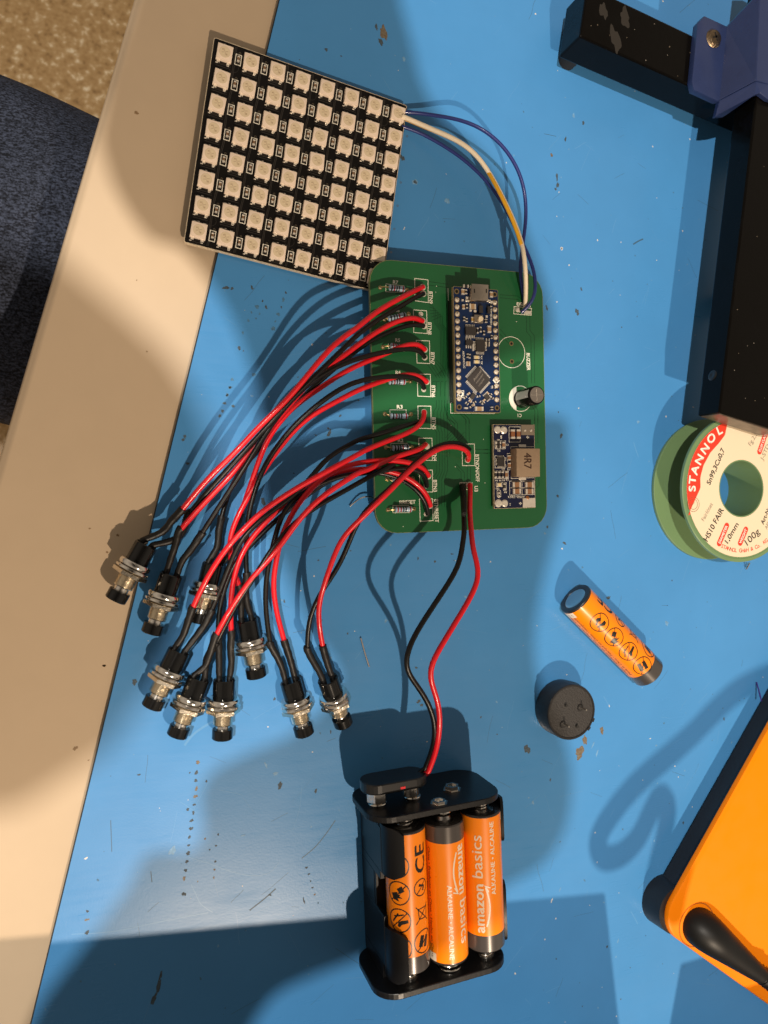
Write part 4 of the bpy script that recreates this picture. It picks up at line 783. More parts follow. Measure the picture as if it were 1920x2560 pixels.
button((560, 925), (375, 1300), 'push button lowest at the mat edge, metal side facing the beige strip', 6, 5, [
    ('b', X('e4', (850, 260), (740, 285), (550, 340), (400, 392), (150, 470)) + X('e4', (0, 520)) + X('e6', (1300, 540), (1000, 700), (850, 800)) + Fp((790, 1180), (745, 1230), (696, 1266), (648, 1302), (600, 1352), (563, 1440), (545, 1490), (526, 1532)), [(0, 9), (.1, 14), (.4, 14), (.7, 13), (1, 8)], [((690, 810), .35), ((640, 880), .7)], 1),
    ('r', X('e4', (830, 150), (866, 195), (842, 270), (740, 370), (550, 460), (300, 550), (0, 680)) + X('e6', (1300, 690), (1000, 850), (800, 960), (600, 1070), (400, 1200), (200, 1340), (0, 1550)) + X('c6', (830, 340), (700, 540), (615, 722)), [(0, 8), (.05, 13), (.35, 21), (.7, 18), (1, 9)], [((580, 830), .4), ((560, 880), .7)], -1)])
button((665, 1105), (525, 1470), 'push button squeezed between two others in the lower row, tilted leftward', 6, 5, [
    ('b', X('e4', (860, 690), (760, 690), (600, 740), (300, 880)) + X('e6', (1659, 800), (1400, 930), (1100, 1100), (900, 1210), (700, 1330), (500, 1500), (300, 1750)) + X('c6', (1000, 510), (900, 650), (820, 800), (752, 930)), [(0, 9), (.1, 13), (.4, 17), (.75, 15), (1, 7)], [((705, 1010), .5)], 1),
    ('r', X('e4', (850, 575), (878, 596), (800, 640), (500, 722), (300, 800), (0, 960)) + X('e6', (1300, 870), (1100, 1000), (900, 1130), (700, 1300), (520, 1530), (350, 1770)) + X('c6', (980, 520), (860, 690), (800, 790), (752, 885)), [(0, 8), (.04, 13), (.35, 21), (.75, 15), (1, 9)], [((720, 990), .5), ((690, 1060), .8)], -1)])
button((810, 1080), (795, 1485), 'push button pointing straight down in the lower row, between two others', 5.8, 5, [
    ('b', X('e4', (880, 1480), (895, 1380), (850, 1290), (760, 1170), (600, 1055), (450, 985), (300, 940)) + Fp((900, 1180), (841, 1192), (790, 1222), (735, 1262), (680, 1310), (625, 1365), (590, 1400)) + X('c6', (820, 560), (775, 720), (772, 880)), [(0, 8), (.05, 12), (.3, 10), (.7, 8), (1, 6.5)], [((775, 960), .5)], -1),
    ('r', X('e4', (912, 1375), (902, 1260), (820, 1140), (700, 1050), (600, 990), (450, 930), (330, 905)) + Fp((913, 1172), (860, 1176), (793, 1205), (730, 1247), (670, 1298), (630, 1343), (603, 1385), (585, 1440)) + X('c6', (842, 700), (850, 865)), [(0, 9), (.05, 14), (.3, 12), (.7, 9), (1, 7.5)], [((845, 960), .5), ((850, 1030), .8)], 1)])
button((1190, 1110), (1285, 1460), 'push button apart from the others, second from the battery pack', 5.8, 5, [
    ('b', X('e4', (865, 1120), (892, 1060), (860, 975), (780, 912), (600, 862), (300, 925)) + X('e6', (1500, 930), (1200, 930), (1000, 962), (800, 1050), (650, 1130), (540, 1190), (470, 1260), (400, 1450), (340, 1680)) + X('c6', (1100, 350), (1060, 500), (1050, 700), (1082, 932)), [(0, 7.5), (.05, 13), (.3, 14), (.6, 12), (1, 8)], [((1125, 1010), .5), ((1150, 1070), .8)], -1),
    ('r', X('e4', (890, 985), (880, 920), (820, 860), (700, 812), (450, 780), (250, 778)) + X('e6', (1480, 795), (1300, 805), (1100, 842), (900, 930), (760, 1060), (620, 1210), (500, 1420), (410, 1610)) + X('c6', (1135, 340), (1095, 550), (1120, 750), (1167, 920)), [(0, 8), (.05, 14), (.3, 16), (.6, 13), (1, 8)], [((1190, 990), .4), ((1210, 1060), .7)], 1)])
button((1420, 1130), (1515, 1400), 'push button nearest the battery pack, its cap tipped down', 7, 4, [
    ('b', X('e4', (1420, 640), (1345, 570), (1200, 545), (1050, 570), (900, 650), (650, 870), (450, 1090), (250, 1270), (0, 1510)) + X('c6', (1500, 440), (1420, 560), (1355, 660), (1305, 800), (1300, 960)), [(0, 9), (.06, 17), (.35, 24), (.7, 17), (1, 9)], [((1330, 1020), .4), ((1365, 1080), .8)], -1),
    ('r', X('e4', (1400, 780), (1442, 735), (1410, 660), (1300, 602), (1150, 585), (1000, 630), (850, 740), (600, 950), (400, 1170), (200, 1350), (0, 1560)) + X('e6', (1050, 1600)) + X('c6', (1410, 540), (1368, 680), (1365, 800), (1393, 950)), [(0, 8), (.06, 17), (.35, 26), (.7, 19), (1, 10)], [((1415, 1030), .4), ((1435, 1090), .8)], 1)], solve=True)

# ------------------------------------------------------------------ data wires of the LED panel
def wire(pts, zs, r, m, label, name='wire', extra=None):
    P = lift(pts, zs); b = B(); b.tube(P, r, m, 12)
    return tag(obj(name, b), label, 'wire', 'wires from the LED panel to the green board')
blu = mat('wire_blue', (.018, .030, .18), .38, coat=.2)
wht = mat('wire_cream', (.92, .79, .60), .42); yel = mat('wire_yellow', (.80, .42, .02), .42)
wire(X('d4', (210, 120), (300, 122), (450, 145), (620, 175), (760, 225), (900, 325), (1000, 445), (1070, 580), (1108, 740), (1112, 900), (1095, 1060), (1072, 1180), (1062, 1310), (1085, 1430), (1105, 1540)), [(0, 3.5), (.35, 16), (.75, 13), (1, 8)], .68, blu, 'dark blue wire bowing widest from the LED panel to the green board')
P = X('d4', (200, 162), (290, 198), (420, 256), (560, 309), (690, 384), (790, 495), (872, 632), (945, 775), (1008, 905), (1052, 1020), (1075, 1100))
wire(P, [(0, 2.6), (.45, 11), (.7, 15.5), (1, 15)], .74, yel, 'yellow wire between the cream wire and the dark blue one')
wire(X('d4', (195, 150), (290, 190), (420, 248), (560, 305), (690, 378), (790, 490), (875, 630), (940, 755), (1010, 900), (1060, 1020), (1095, 1150), (1108, 1300), (1112, 1450), (1105, 1570)), [(0, 4.5), (.33, 14), (.55, 12), (.7, 12.5), (.8, 17), (1, 8)], .86, wht, 'cream wire running straight down into the 8X8 socket of the green board')
wire(X('d4', (190, 225), (320, 265), (460, 345), (600, 430), (720, 530), (830, 640), (930, 780), (1000, 910), (1060, 1040), (1110, 1140), (1165, 1260), (1190, 1400), (1185, 1500), (1150, 1570), (1075, 1605)), [(0, 2.5), (.4, 7), (.75, 12), (.9, 13), (1, 8)], .68, blu, 'dark blue wire hugging the mat, looping outermost past the 8X8 socket')
b = B(); P = lift(X('d4', (1090, 1150), (1065, 1250), (1060, 1330), (1080, 1440), (1100, 1540)), [(0, 9), (1, 7.5)]); b.tube(P, .62, mat('wire_dark', (.012, .014, .05), .4), 10)
tag(obj('wire', b), 'short near-black blue wire behind the cream one at the socket', 'wire', 'wires from the LED panel to the green board')

# ------------------------------------------------------------------ AA batteries
ORG = mat('battery_orange', (.98, .255, .002), .33, spec=.35, coat=.28, rvar=.06); GRY = mat('battery_grey', (.085, .075, .07), .26, .35, coat=.4)
TRM = mat('terminal_steel', (.62, .60, .58), .28, 1); PWH = mat('print_white', (.82, .70, .55), .4); RB = 7.2
def icon(kind, x, y, r):
    """list of (verts, faces) in barrel coordinates"""
    out = []
    def seg(pts, wd, closed=False):
        q = B(); q.strip(pts, wd, 0, 0, INK, closed); n = len(pts); fs = [f for f in q.f if max(f) < 2 * n]; out.append(([(v.x, v.y) for v in q.v[:2 * n]], fs))
    def poly(pts): out.append(([(x + a * r, y + c_ * r) for a, c_ in pts], [tuple(range(len(pts)))]))
    seg([(x + r * math.cos(a), y + r * math.sin(a)) for a in [2 * math.pi * i / 32 for i in range(32)]], .38, True)
    seg([(x + r * math.cos(2.35 + d), y + r * math.sin(2.35 + d)) for d in (0, math.pi)], .34)
    if kind == 0: poly([(-.6, .15), (-.3, .45), (-.1, .2), (-.2, -.1), (.05, -.4), (-.15, -.5), (-.35, -.2), (-.6, -.1)]); poly([(.2, .5), (.5, .45), (.62, .15), (.4, -.1), (.3, -.55), (.12, -.5), (.15, 0)])
    if kind == 1: poly([(-.65, .3), (-.2, .55), (.05, .1), (-.35, -.15)]); poly([(.1, -.7), (.6, -.5), (.7, .05), (.45, -.1), (.42, .35), (.25, .05), (.1, .2), (.12, -.15), (-.1, -.1)])
    if kind == 2: poly([(-.1, .75), (.15, .8), (.35, .2), (.6, .0), (.5, -.2), (.15, -.1), (0, .2)]); seg([(x - .6 * r, y - .1 * r), (x + .2 * r, y - .65 * r)], .5); seg([(x - .55 * r, y + .4 * r), (x - .3 * r, y - .5 * r)], .45)
    if kind == 3: poly([(-.6, -.35), (.35, -.6), (.45, -.2), (-.5, .05)]); poly([(-.45, .2), (.5, -.05), (.6, .3), (-.3, .55)])
    if kind == 4: poly([(-.5, -.3), (-.2, -.4), (0, .3), (.4, .1), (.5, .4), (-.1, .55)])
    return out
def battery(A, Bq, roll, label, rest=None):
    """A: centre of the flat end, Bq: centre of the nub end, roll in mm round the barrel"""
    u = (Bq - A).normalized(); t = thing('aa_battery', (A + Bq) / 2 * 1.0, label, 'battery', 'AA batteries in orange jackets')
    t.location.z = (min(A.z, Bq.z) - RB) * S
    yv = Vector((0, 0, 1)).cross(u).normalized(); zv = u.cross(yv); T = Matrix((u, yv, zv)).transposed().to_4x4(); T.translation = A
    b = B(); b.lathe([(.9, RB), (43.0, RB)], ORG, T, 56, False); jk = obj('jacket', b, t)
    b = B(); b.lathe([(42.95, RB + .01), (48.6, RB + .01), (49.0, RB - .3), (49.1, RB - 1.2), (49.1, 5.2)], GRY, T, 56); obj('grey_band', b, t)
    b = B(); b.lathe([(1.0, RB - .005), (.5, RB + .03), (.1, RB - .15), (0, RB - .6), (0, 5.0), (.25, 4.9), (.26, 4.6)], mat('end_ring', (.022, .02, .02), .35, coat=.2), T, 56); obj('end_ring', b, t)
    b = B(); b.lathe([(.15, 4.9), (.02, 4.6), (.0, 3.5), (.0, 0.01)], TRM, T, 48, False); obj('negative_terminal', b, t)
    b = B(); b.lathe([(49.0, 5.0), (49.2, 2.9), (50.4, 2.7), (50.5, 2.3), (50.5, .01)], TRM, T, 40, False); obj('positive_terminal', b, t)
    pb = B()
    def put(V2, F2, m):
        V, F_ = wrap(V2, F2, RB + .035); pb.add(V, F_, m, T)
    def tx(s, x0, y0, wd, h, m, bold=0):
        v2, f2 = text2d(s, wd, h)
        for ox in ((0,) if not bold else (0, bold)): put([(x0 - x - ox, y0 - y + roll + ox * .6) for x, y in v2], f2, m)
    tx('amazon', 41.8, 1.7, 17.2, 3.7, PWH, .3); tx('basics', 22.2, 1.7, 15.2, 4.0, PWH, .08)
    q = [(39.5 - 14 * i / 12, 2.6 + roll + 1.35 * math.sin(math.pi * i / 12)) for i in range(13)]
    sb = B(); sb.strip(q, .55, 0, 0, PWH); put([(v.x, v.y) for v in sb.v[:26]], [f for f in sb.f if max(f) < 26], PWH)
    sb = B(); sb.strip([(27.2, 3.7 + roll), (25.0, 2.5 + roll), (25.7, 4.4 + roll)], .42, 0, 0, PWH); put([(v.x, v.y) for v in sb.v[:6]], [f for f in sb.f if max(f) < 6], PWH)
    tx('ALKALINE • ALCALINE', 28.5, 6.4, 26, 1.7, PWH, .14)
    tx('Made in China • Fabriqué en Chine • Hergestellt in', 41.0, 15.4, 39, 1.15, INK); tx('China • Producto en China • Hecho en China', 41.0, 13.6, 39, 1.15, INK) 
    pb_white = [(41.8, 12.0), (38.6, 12.0), (38.6, 14.8), (41.8, 14.8)]
    put([(1.0 + x * .1 + 0, y + roll) for x, y in ((0, 11.4), (28, 11.4), (28, 16.4), (0, 16.4))], [(0, 1, 2, 3)], mat('print_label', (.78, .66, .52), .4))
    for i, k in enumerate((0, 1, 2, 3)):
        for V2, F2 in icon(k, 11.5 + 9.4 * i, 21.8 + roll, 3.95): put(V2, F2, INK)
    tx('CE', 14.8, 32.4, 9.5, 4.6, INK, .35)
    for V2, F2 in icon(4, 19.8, 30.2 + roll, 2.8): put(V2, F2, INK)
    for V2, F2 in icon(3, 38.5, 30.6 + roll, 3.9): put(V2, F2, INK)
    for p_, q_ in (((26, 27.6), (32, 33)), ((26, 33), (32, 27.6)), ((27, 28.5), (30.5, 28.9)), ((30.5, 28.9), (30.7, 32.2)), ((30.7, 32.2), (27, 32.6)), ((27, 32.6), (27, 28.5))):
        sb = B(); sb.strip([(p_[0], p_[1] + roll), (q_[0], q_[1] + roll)], .32, 0, 0, INK); put([(v.x, v.y) for v in sb.v[:4]], [f for f in sb.f if max(f) < 4], INK)
    obj('printing', pb, jk, smooth=True, angle=80)
    return t
battery(Vector((174.6, -37.9, RB)), Vector((212.0, -71.6, RB)), -2.2 - 21.8, 'loose orange AA battery lying alone on the mat below the solder spool')

# ------------------------------------------------------------------ battery holder
hrot = R(2.4); HO_ = Vector((105.2, -104.2, 0)); hr = Vector((math.cos(hrot), math.sin(hrot), 0)); ha = Vector((math.sin(hrot), -math.cos(hrot), 0))
def hp(x, y, z=0): return HO_ + hr * x + ha * y + Vector((0, 0, z))
holder = thing('battery_holder', hp(0, 31), 'black plastic holder packed with orange batteries, steel springs at the ends', 'battery holder')
HT = Matrix((hr, Vector((0, 0, 1)), ha)).transposed().to_4x4(); HT.translation = HO_
for y0, nm in ((0, 'end_plate'), (60.3, 'end_plate')):
    b = B(); b.prism(rrect(.3, 15.1, 50.5, 29.6, 8.5, 0, 8), y0, y0 + 2.2, HOL, HT); obj(nm, b, holder, bevel=.3, smooth=False)
BX = (-11.2, 3.6, 18.3); BZ = 23.0
b = B()      # tray: thick left wall with notches, thin right wall, middle web
LW = BX[0] - RB - 1.6
for y0, y1, z1 in ((2.2, 6, 27), (6, 22, 29), (22, 25, 27), (25, 37, 20), (37, 55, 29), (55, 60.3, 26)):
    b.add([hp(LW, y0, .6), hp(LW + 1.6, y0, .6), hp(LW + 1.6, y1, .6), hp(LW, y1, .6), hp(LW, y0, z1 - 6), hp(LW + 1.6, y0, z1 - 6), hp(LW + 1.6, y1, z1 - 6), hp(LW, y1, z1 - 6)], [(0, 3, 2, 1), (4, 5, 6, 7), (0, 1, 5, 4), (1, 2, 6, 5), (2, 3, 7, 6), (3, 0, 4, 7)], HOL)
RW = BX[2] + RB + .1
b.add([hp(RW, 2.2, .6), hp(RW + 1.2, 2.2, .6), hp(RW + 1.2, 60.3, .6), hp(RW, 60.3, .6), hp(RW, 2.2, 21), hp(RW + 1.2, 2.2, 21), hp(RW + 1.2, 60.3, 21), hp(RW, 60.3, 21)], [(0, 3, 2, 1), (4, 5, 6, 7), (0, 1, 5, 4), (1, 2, 6, 5), (2, 3, 7, 6), (3, 0, 4, 7)], HOL)
b.add([hp(LW + .1, 2.2, 14.2), hp(RW, 2.2, 14.2), hp(RW, 60.3, 14.2), hp(LW + .1, 60.3, 14.2), hp(LW + .1, 2.2, 15.5), hp(RW, 2.2, 15.5), hp(RW, 60.3, 15.5), hp(LW + .1, 60.3, 15.5)], [(0, 3, 2, 1), (4, 5, 6, 7), (0, 1, 5, 4), (1, 2, 6, 5), (2, 3, 7, 6), (3, 0, 4, 7)], HOL)
obj('tray', b, holder, bevel=.2, smooth=False)
def clip(bx_, y0, y1, a0, a1, rr=RB + .15, th=1.3):     # curved jaw round a cell; angles from straight up, negative = left
    b = B(); n = 14; vs = []; fs = []
    ys = [y0, y0 + 1.0, y0 + 2.5, y1 - 2.5, y1 - 1.0, y1]; sh = [.30, .12, 0, 0, .12, .30]
    for y, s_ in zip(ys, sh):
        for i in range(n + 1):
            a = R(a0 + (a1 * (1 - s_) + a0 * s_ - a0) * i / n); 
            for r_ in (rr, rr + th): vs.append(hp(bx_ + r_ * math.sin(a), y, BZ + r_ * math.cos(a)))
    m_ = 2 * (n + 1)
    for k in range(len(ys) - 1):
        for i in range(n):
            q = k * m_ + 2 * i; fs += [(q + 1, q + 3, q + m_ + 3, q + m_ + 1), (q, q + m_, q + m_ + 2, q + 2)]
        q = k * m_ + 2 * n; fs.append((q, q + m_, q + m_ + 1, q + 1)); q = k * m_; fs.append((q, q + 1, q + m_ + 1, q + m_))
    for k in (0, len(ys) - 1):
        for i in range(n):
            q = k * m_ + 2 * i; f = (q, q + 2, q + 3, q + 1); fs.append(f if k == 0 else f[::-1])
    b.add(vs, fs, HOL); return obj('clip', b, holder)
clip(BX[0], 4.5, 22, -112, -22); clip(BX[0], 40, 58, -112, -22)
clip(BX[2], 3, 19, 112, 62, th=1.0); clip(BX[2], 34, 56, 112, 70, th=1.0)
def spring(x, y0, y1, r0, r1, turns, z=BZ):
    b = B(); P = []
    for i in range(int(turns * 20) + 1):
        t = i / (turns * 20); a = 2 * math.pi * turns * t; r_ = r0 + (r1 - r0) * t; P.append(hp(x + r_ * math.cos(a), y0 + (y1 - y0) * t, z + r_ * math.sin(a)))
    b.tube(P, .36, NIK, 8); obj('spring', b, holder)
spring(BX[0], 2.3, 6.4, 4.2, 2.4, 3); spring(BX[2], 2.3, 6.2, 2.4, 2.2, 4); spring(BX[1], 60.1, 56.3, 4.2, 2.6, 3)
b = B()
for y0, y1, x in ((2.2, 5.2, BX[1]), (57.8, 60.3, BX[0]), (57.8, 60.3, BX[2])):
    b = B(); T = Matrix.Translation(hp(x, y0, BZ)) @ Matrix((ha, Vector((0, 0, 1)).cross(ha), Vector((0, 0, 1)))).transposed().to_4x4(); n_ = 6
    b.lathe([(0, 2.6), ((y1 - y0) * .4, 2.6), ((y1 - y0) * .45, 3.2), ((y1 - y0) * .7, 3.2), ((y1 - y0) * .75, 2.4), (y1 - y0 - .1, 2.2)], NIK, T, 24); obj('contact', b, holder)
bat_l = battery(hp(BX[0], 6.2, BZ), hp(BX[0], 56.7, BZ), -8.7 - 21.8 + 3.2, 'AA battery with black warning icons, under the clips of the holder\'s dark left wall')
battery(hp(BX[1], 56.0, BZ), hp(BX[1], 5.4, BZ), -4.0, 'AA battery in the middle of the holder, grey end up and black end down')
battery(hp(BX[2], 6.0, BZ), hp(BX[2], 56.5, BZ), -5.0, 'AA battery with white lettering in full view, along the open side of the holder')
# studs and rivets on the outer face of the upper plate
b = B()
def stud(x, z, y0, y1, r_, petals=False):
    T = Matrix.Translation(hp(x, y0, z)) @ Matrix((-ha, Vector((0, 0, 1)).cross(-ha), Vector((0, 0, 1)))).transposed().to_4x4(); L = y0 - y1
    if petals: b.lathe([(0, r_ + .8), (.25, r_ + .8), (.3, r_), (L, r_ - .1), (L, r_ - .9), (.3, r_ - 1.2)], NIK, T, 6)
    else: b.lathe([(0, r_ + .5), (.3, r_ + .4), (.5, r_ * .9), (L, r_ * .85), (L, .1)], NIK, T, 24)
for a_ in ((10.0, 17.5, 0, -1.6, 2.7, True), (1.0, 26.0, 0, -1.0, 2.5, True), (-18.5, 16.5, 0, -2.2, 2.9), (-5.2, 16.5, 0, -2.2, 2.6)): b = B(); stud(*a_); obj('stud', b, holder)

# snap connector with its two leads
snap = thing('snap_connector', hp(-12, -6, 0), 'black snap connector clipped on the battery holder, red and black leads', 'connector')
b = B(); b.prism(rrect(-12.2, 16.6, 24.0, 12.4, 5.5, 0, 6), -8.6, -4.9, mat('connector_black', (.011, .011, .012), .33, coat=.1), HT); obj('pad', b, snap, bevel=.45, smooth=False)
b = B()
T = Matrix.Translation(hp(-18.8, -4.9, 17.5)) @ Matrix((ha, Vector((0, 0, 1)).cross(ha), Vector((0, 0, 1)))).transposed().to_4x4(); b.lathe([(0, 3.7), (3.6, 3.8), (3.7, 2.6)], NIK, T, 6)
T = Matrix.Translation(hp(-6.2, -4.9, 17.5)) @ Matrix((ha, Vector((0, 0, 1)).cross(ha), Vector((0, 0, 1)))).transposed().to_4x4(); b.lathe([(0, 3.2), (3.6, 3.2), (3.7, 2.2)], NIK, T, 20)
obj('snap_stud', b, snap)
b = B(); p = hp(-11.0, -6.2, 22.85); b.box(p, (1.8, .8, .1), RED, hrot); obj('red_mark', b, snap, smooth=False)
path = lift(X('e4', (1425, 1095), (1440, 1150), (1425, 1250), (1412, 1420), (1432, 1600), (1450, 1760)) + X('g4', (745, 160), (737, 265), (770, 330), (812, 410), (800, 500), (740, 620), (660, 760), (560, 920), (460, 1090), (385, 1210), (358, 1300), (385, 1360), (430, 1440), (462, 1560), (470, 1690), (455, 1850), (420, 1990), (370, 2110)), [(0, 8), (.05, 13), (.25, 27), (.6, 31), (.85, 27), (1, 19)])
b = B(); b.tube(path + [path[-1] + Vector((-2.5, -2.0, -1))], .98, RED, 12); obj('red_wire', b, snap)
path = lift(X('e4', (1330, 1105), (1345, 1180), (1335, 1300), (1335, 1430), (1355, 1600), (1358, 1760)) + X('g4', (672, 130), (650, 195), (655, 290), (620, 400), (520, 560), (400, 740), (300, 890), (210, 1050), (165, 1180), (175, 1260), (250, 1350), (330, 1460), (400, 1590), (430, 1720), (420, 1870), (380, 2000), (345, 2080)), [(0, 8), (.05, 13), (.25, 27), (.6, 31), (.85, 26), (1, 18)])
b = B(); b.tube(path + [path[-1] + Vector((-2.0, -2.0, -1))], .95, BLK, 12); obj('black_wire', b, snap)
bs = lift(X('e4', (1328, 1110), (1345, 1180), (1345, 1330), (1348, 1480)), [(0, 8), (.3, 11), (1, 20)]); b = B(); b.tube(bs, 1.3, BLK, 12, rf=lambda t: 1 - .24 * t ** 2); obj('sleeve', b, snap)

# ------------------------------------------------------------------ buzzer upside down
bc = C('c4', 218, 1918, 9.2); bz = thing('buzzer', (bc.x, bc.y, 0), 'round black buzzer lying upside down, pins and small pegs up', 'buzzer')
T = Matrix.Translation(Vector((bc.x, bc.y, 0))) @ UP; bk_ = mat('buzzer_black', (.018, .017, .017), .36, bump=.1, bscale=700)
RZ = 11.2
b = B(); b.lathe([(0, RZ - .8), (.5, RZ), (8.9, RZ), (9.4, RZ - .25), (9.4, RZ - .9), (9.05, RZ - 1.0)], bk_, T, 72); obj('shell', b, bz)
b = B(); b.lathe([(8.0, RZ - .9), (9.12, RZ - .95)], mat('buzzer_face', (.026, .024, .023), .62, bump=.8, bscale=1800), T, 64); fc = obj('base_plate', b, bz)
b = B(); pk = mat('peg_black', (.02, .019, .018), .4)
def c4z(x, y, z=9.1): return C('c4', x, y, z)
for x, y, r_, h_ in ((182, 1875, .65, .8), (250, 2003, .75, .8), (272, 1890, 1.5, .5), (165, 1993, 1.5, .5)):
    b = B(); p = c4z(x, y); b.disc(p, r_, 9.1, 9.1 + h_, pk, 20, r_ * .85); obj('peg', b, bz)
b = B()
for x, y in ((278, 1892), (172, 1993)):
    b = B(); p = c4z(x, y); b.tube([Vector((p.x, p.y, 9.2)), Vector((p.x, p.y, 12.6))], .36, mat('pin_tin', (.45, .42, .38), .4, 1), 10); obj('pin', b, bz)
b = B()
for a in (150, 318, 338): b.box((bc.x + (RZ - .25) * math.cos(R(a)), bc.y + (RZ - .25) * math.sin(R(a)), 9.35), (.9, 1.6, .5), bk_, R(a))
obj('notch', b, fc, smooth=False)

# ------------------------------------------------------------------ spool of solder
SC = Vector((249.4, 6.65, 0)); SZ = 18.7
spool = thing('solder_spool', SC, 'green spool of solder wire with a cream and red round label', 'solder spool')
grn = mat('spool_green', (.155, .255, .115), .42, sss=.0, bump=.06, bscale=400, var=.05, vscale=30)
T = Matrix.Translation(SC) @ UP; RO, RI = 31.15, 11.65
b = B(); b.lathe([(1.9, RI), (0, RI), (0, RO - .3), (.3, RO), (1.5, RO), (1.8, RO - .3), (1.9, 17.0), (1.9, RI)], grn, T, 96, False); obj('lower_flange', b, spool)
b = B(); b.lathe([(SZ - 1.9, RI), (SZ - 1.9, 17), (SZ - 1.8, RO - .3), (SZ - 1.5, RO), (SZ - .3, RO), (SZ, RO - .35), (SZ, RO - 1.4), (SZ - .15, RO - 1.6), (SZ - .15, RI + .6), (SZ, RI + .4), (SZ, RI), (SZ - 1.9, RI)], grn, T, 96, False); obj('upper_flange', b, spool)
b = B(); b.lathe([(SZ - 1, RI + .01), (1, RI + .01)], grn, T, 80, False); b.lathe([(1, RI + 1.4), (SZ - 1, RI + 1.4)], grn, T, 80, False); obj('core', b, spool)
b = B(); P = []
for i in range(28 * 17 + 1):
    a = 2 * math.pi * i / 28; zz = 2.5 + (SZ - 5) * i / (28 * 17); r_ = 16.2; P.append(SC + Vector((r_ * math.cos(a), r_ * math.sin(a), zz)))
b.tube(P, .48, mat('solder_wire', (.60, .60, .60), .32, 1), 7); b.lathe([(2, 15.9), (SZ - 2, 15.9)], mat('solder_dark', (.12, .12, .12), .5, .8), T, 64, False); obj('solder_winding', b, spool)
LZ = SZ + .06; lbl = B(); crm = mat('label_cream', (.80, .655, .46), .55, bump=.03, bscale=600)
def annulus(b, r0, r1, z0, z1, m, n=96):
    vs = []; fs = []
    for i in range(n):
        a = 2 * math.pi * i / n
        for r_ in (r0, r1): vs.append((SC.x + r_ * math.cos(a), SC.y + r_ * math.sin(a), z1))
    for i in range(n): j = (i + 1) % n; fs.append((2 * i, 2 * i + 1, 2 * j + 1, 2 * j))
    b.add(vs, fs, m)
annulus(lbl, RI + .5, 29.0, SZ, LZ - .02, crm); lab_o = obj('paper_label', lbl, spool, smooth=False)
pr2 = B(); redp = mat('print_red', (.78, .045, .02), .5); KZ = LZ
def sp(k, x, y): return C(k, x, y, LZ)
pin = [sp('d5', *p) for p in ((492, 1592), (560, 1440), (620, 1310), (618, 1200), (650, 1080), (720, 950), (810, 850), (870, 770), (885, 700))]
def rim(p, r_=28.95):
    d = Vector((p.x - SC.x, p.y - SC.y)).normalized() * r_; return (SC.x + d.x, SC.y + d.y)
a_s = math.atan2(pin[0].y - SC.y, pin[0].x - SC.x) % (2 * math.pi); a_e = math.atan2(sp('d5', 740, 640).y - SC.y, sp('d5', 740, 640).x - SC.x) % (2 * math.pi)
a_e2 = R(100)
pin2 = [(p.x, p.y) for p in pin]; pin2[-1] = (pin2[-1][0], pin2[-1][1]); pin2.append((pin2[-1][0] + 1.6, pin2[-1][1] + 5.5))
outer = [(SC.x + 28.95 * math.cos(a_s + (a_e2 - a_s) * i / 40), SC.y + 28.95 * math.sin(a_s + (a_e2 - a_s) * i / 40)) for i in range(41)]
ring_pts = outer; n0 = len(outer)
def lerp_path(P, t):
    d = [0]
    for i in range(1, len(P)): d.append(d[-1] + math.dist(P[i], P[i - 1]))
    x = t * d[-1]
    for i in range(1, len(P)):
        if x <= d[i] + 1e-9: u = (x - d[i - 1]) / max(1e-9, d[i] - d[i - 1]); return (P[i - 1][0] + (P[i][0] - P[i - 1][0]) * u, P[i - 1][1] + (P[i][1] - P[i - 1][1]) * u)
    return P[-1]
vs = []; fs = []
for i in range(41): a = outer[i]; c_ = lerp_path(pin2, i / 40); vs += [(a[0], a[1], LZ), (c_[0], c_[1], LZ)]
for i in range(40): fs.append((2 * i, 2 * i + 1, 2 * i + 3, 2 * i + 2))
pr2.add(vs, fs, redp)
def letter(b, ch, ctr, ang, h, m, z, wf=1.0, bold=.25):
    v2, f2 = text2d(ch, None, h); w_ = max(x for x, _ in v2) if v2 else 0; c_, s_ = math.cos(ang), math.sin(ang)
    for ox, oy in ((0, 0), (bold, 0), (0, bold), (bold, bold)):
        b.add([(ctr.x + ((x - w_ / 2) * wf + ox) * c_ - (y - h / 2 + oy) * s_, ctr.y + ((x - w_ / 2) * wf + ox) * s_ + (y - h / 2 + oy) * c_, z + .002 * (ox + oy)) for x, y in v2], f2, m)
cen = [(535, 1320), (537, 1232), (562, 1130), (607, 1022), (665, 912), (728, 805), (812, 722)]
for i, (ch, q) in enumerate(zip('STANNOL', cen)):
    p = sp('d5', *q); d = Vector((p.x - SC.x, p.y - SC.y)); tn = math.atan2(-d.x, d.y) + math.pi     # tangent, clockwise
    ang = math.atan2(d.y, d.x) - math.pi / 2; letter(pr2, ch, p, ang, 3.5, SILK, LZ + .03, 1.15)
blk2 = mat('print_black', (.03, .025, .02), .5); gr2 = mat('print_grey', (.30, .25, .18), .5)
def st(s, x0, y0, x1, y1, h, m=blk2, bold=.12, z=LZ + .01): text_on(pr2, s, sp('d5', x0, y0), sp('d5', x1, y1), h, z, m, bold)
st('Sn99,3Cu0,7', 718, 1285, 870, 925, 2.3); st('Fairlötet', 655, 1655, 748, 1480, 1.8, gr2, .05); st('HS10 FAIR', 690, 1865, 860, 1540, 2.6); st('1,0mm', 900, 1885, 1012, 1690, 2.3); st('100g', 1100, 1905, 1230, 1770, 3.0, blk2, .06)
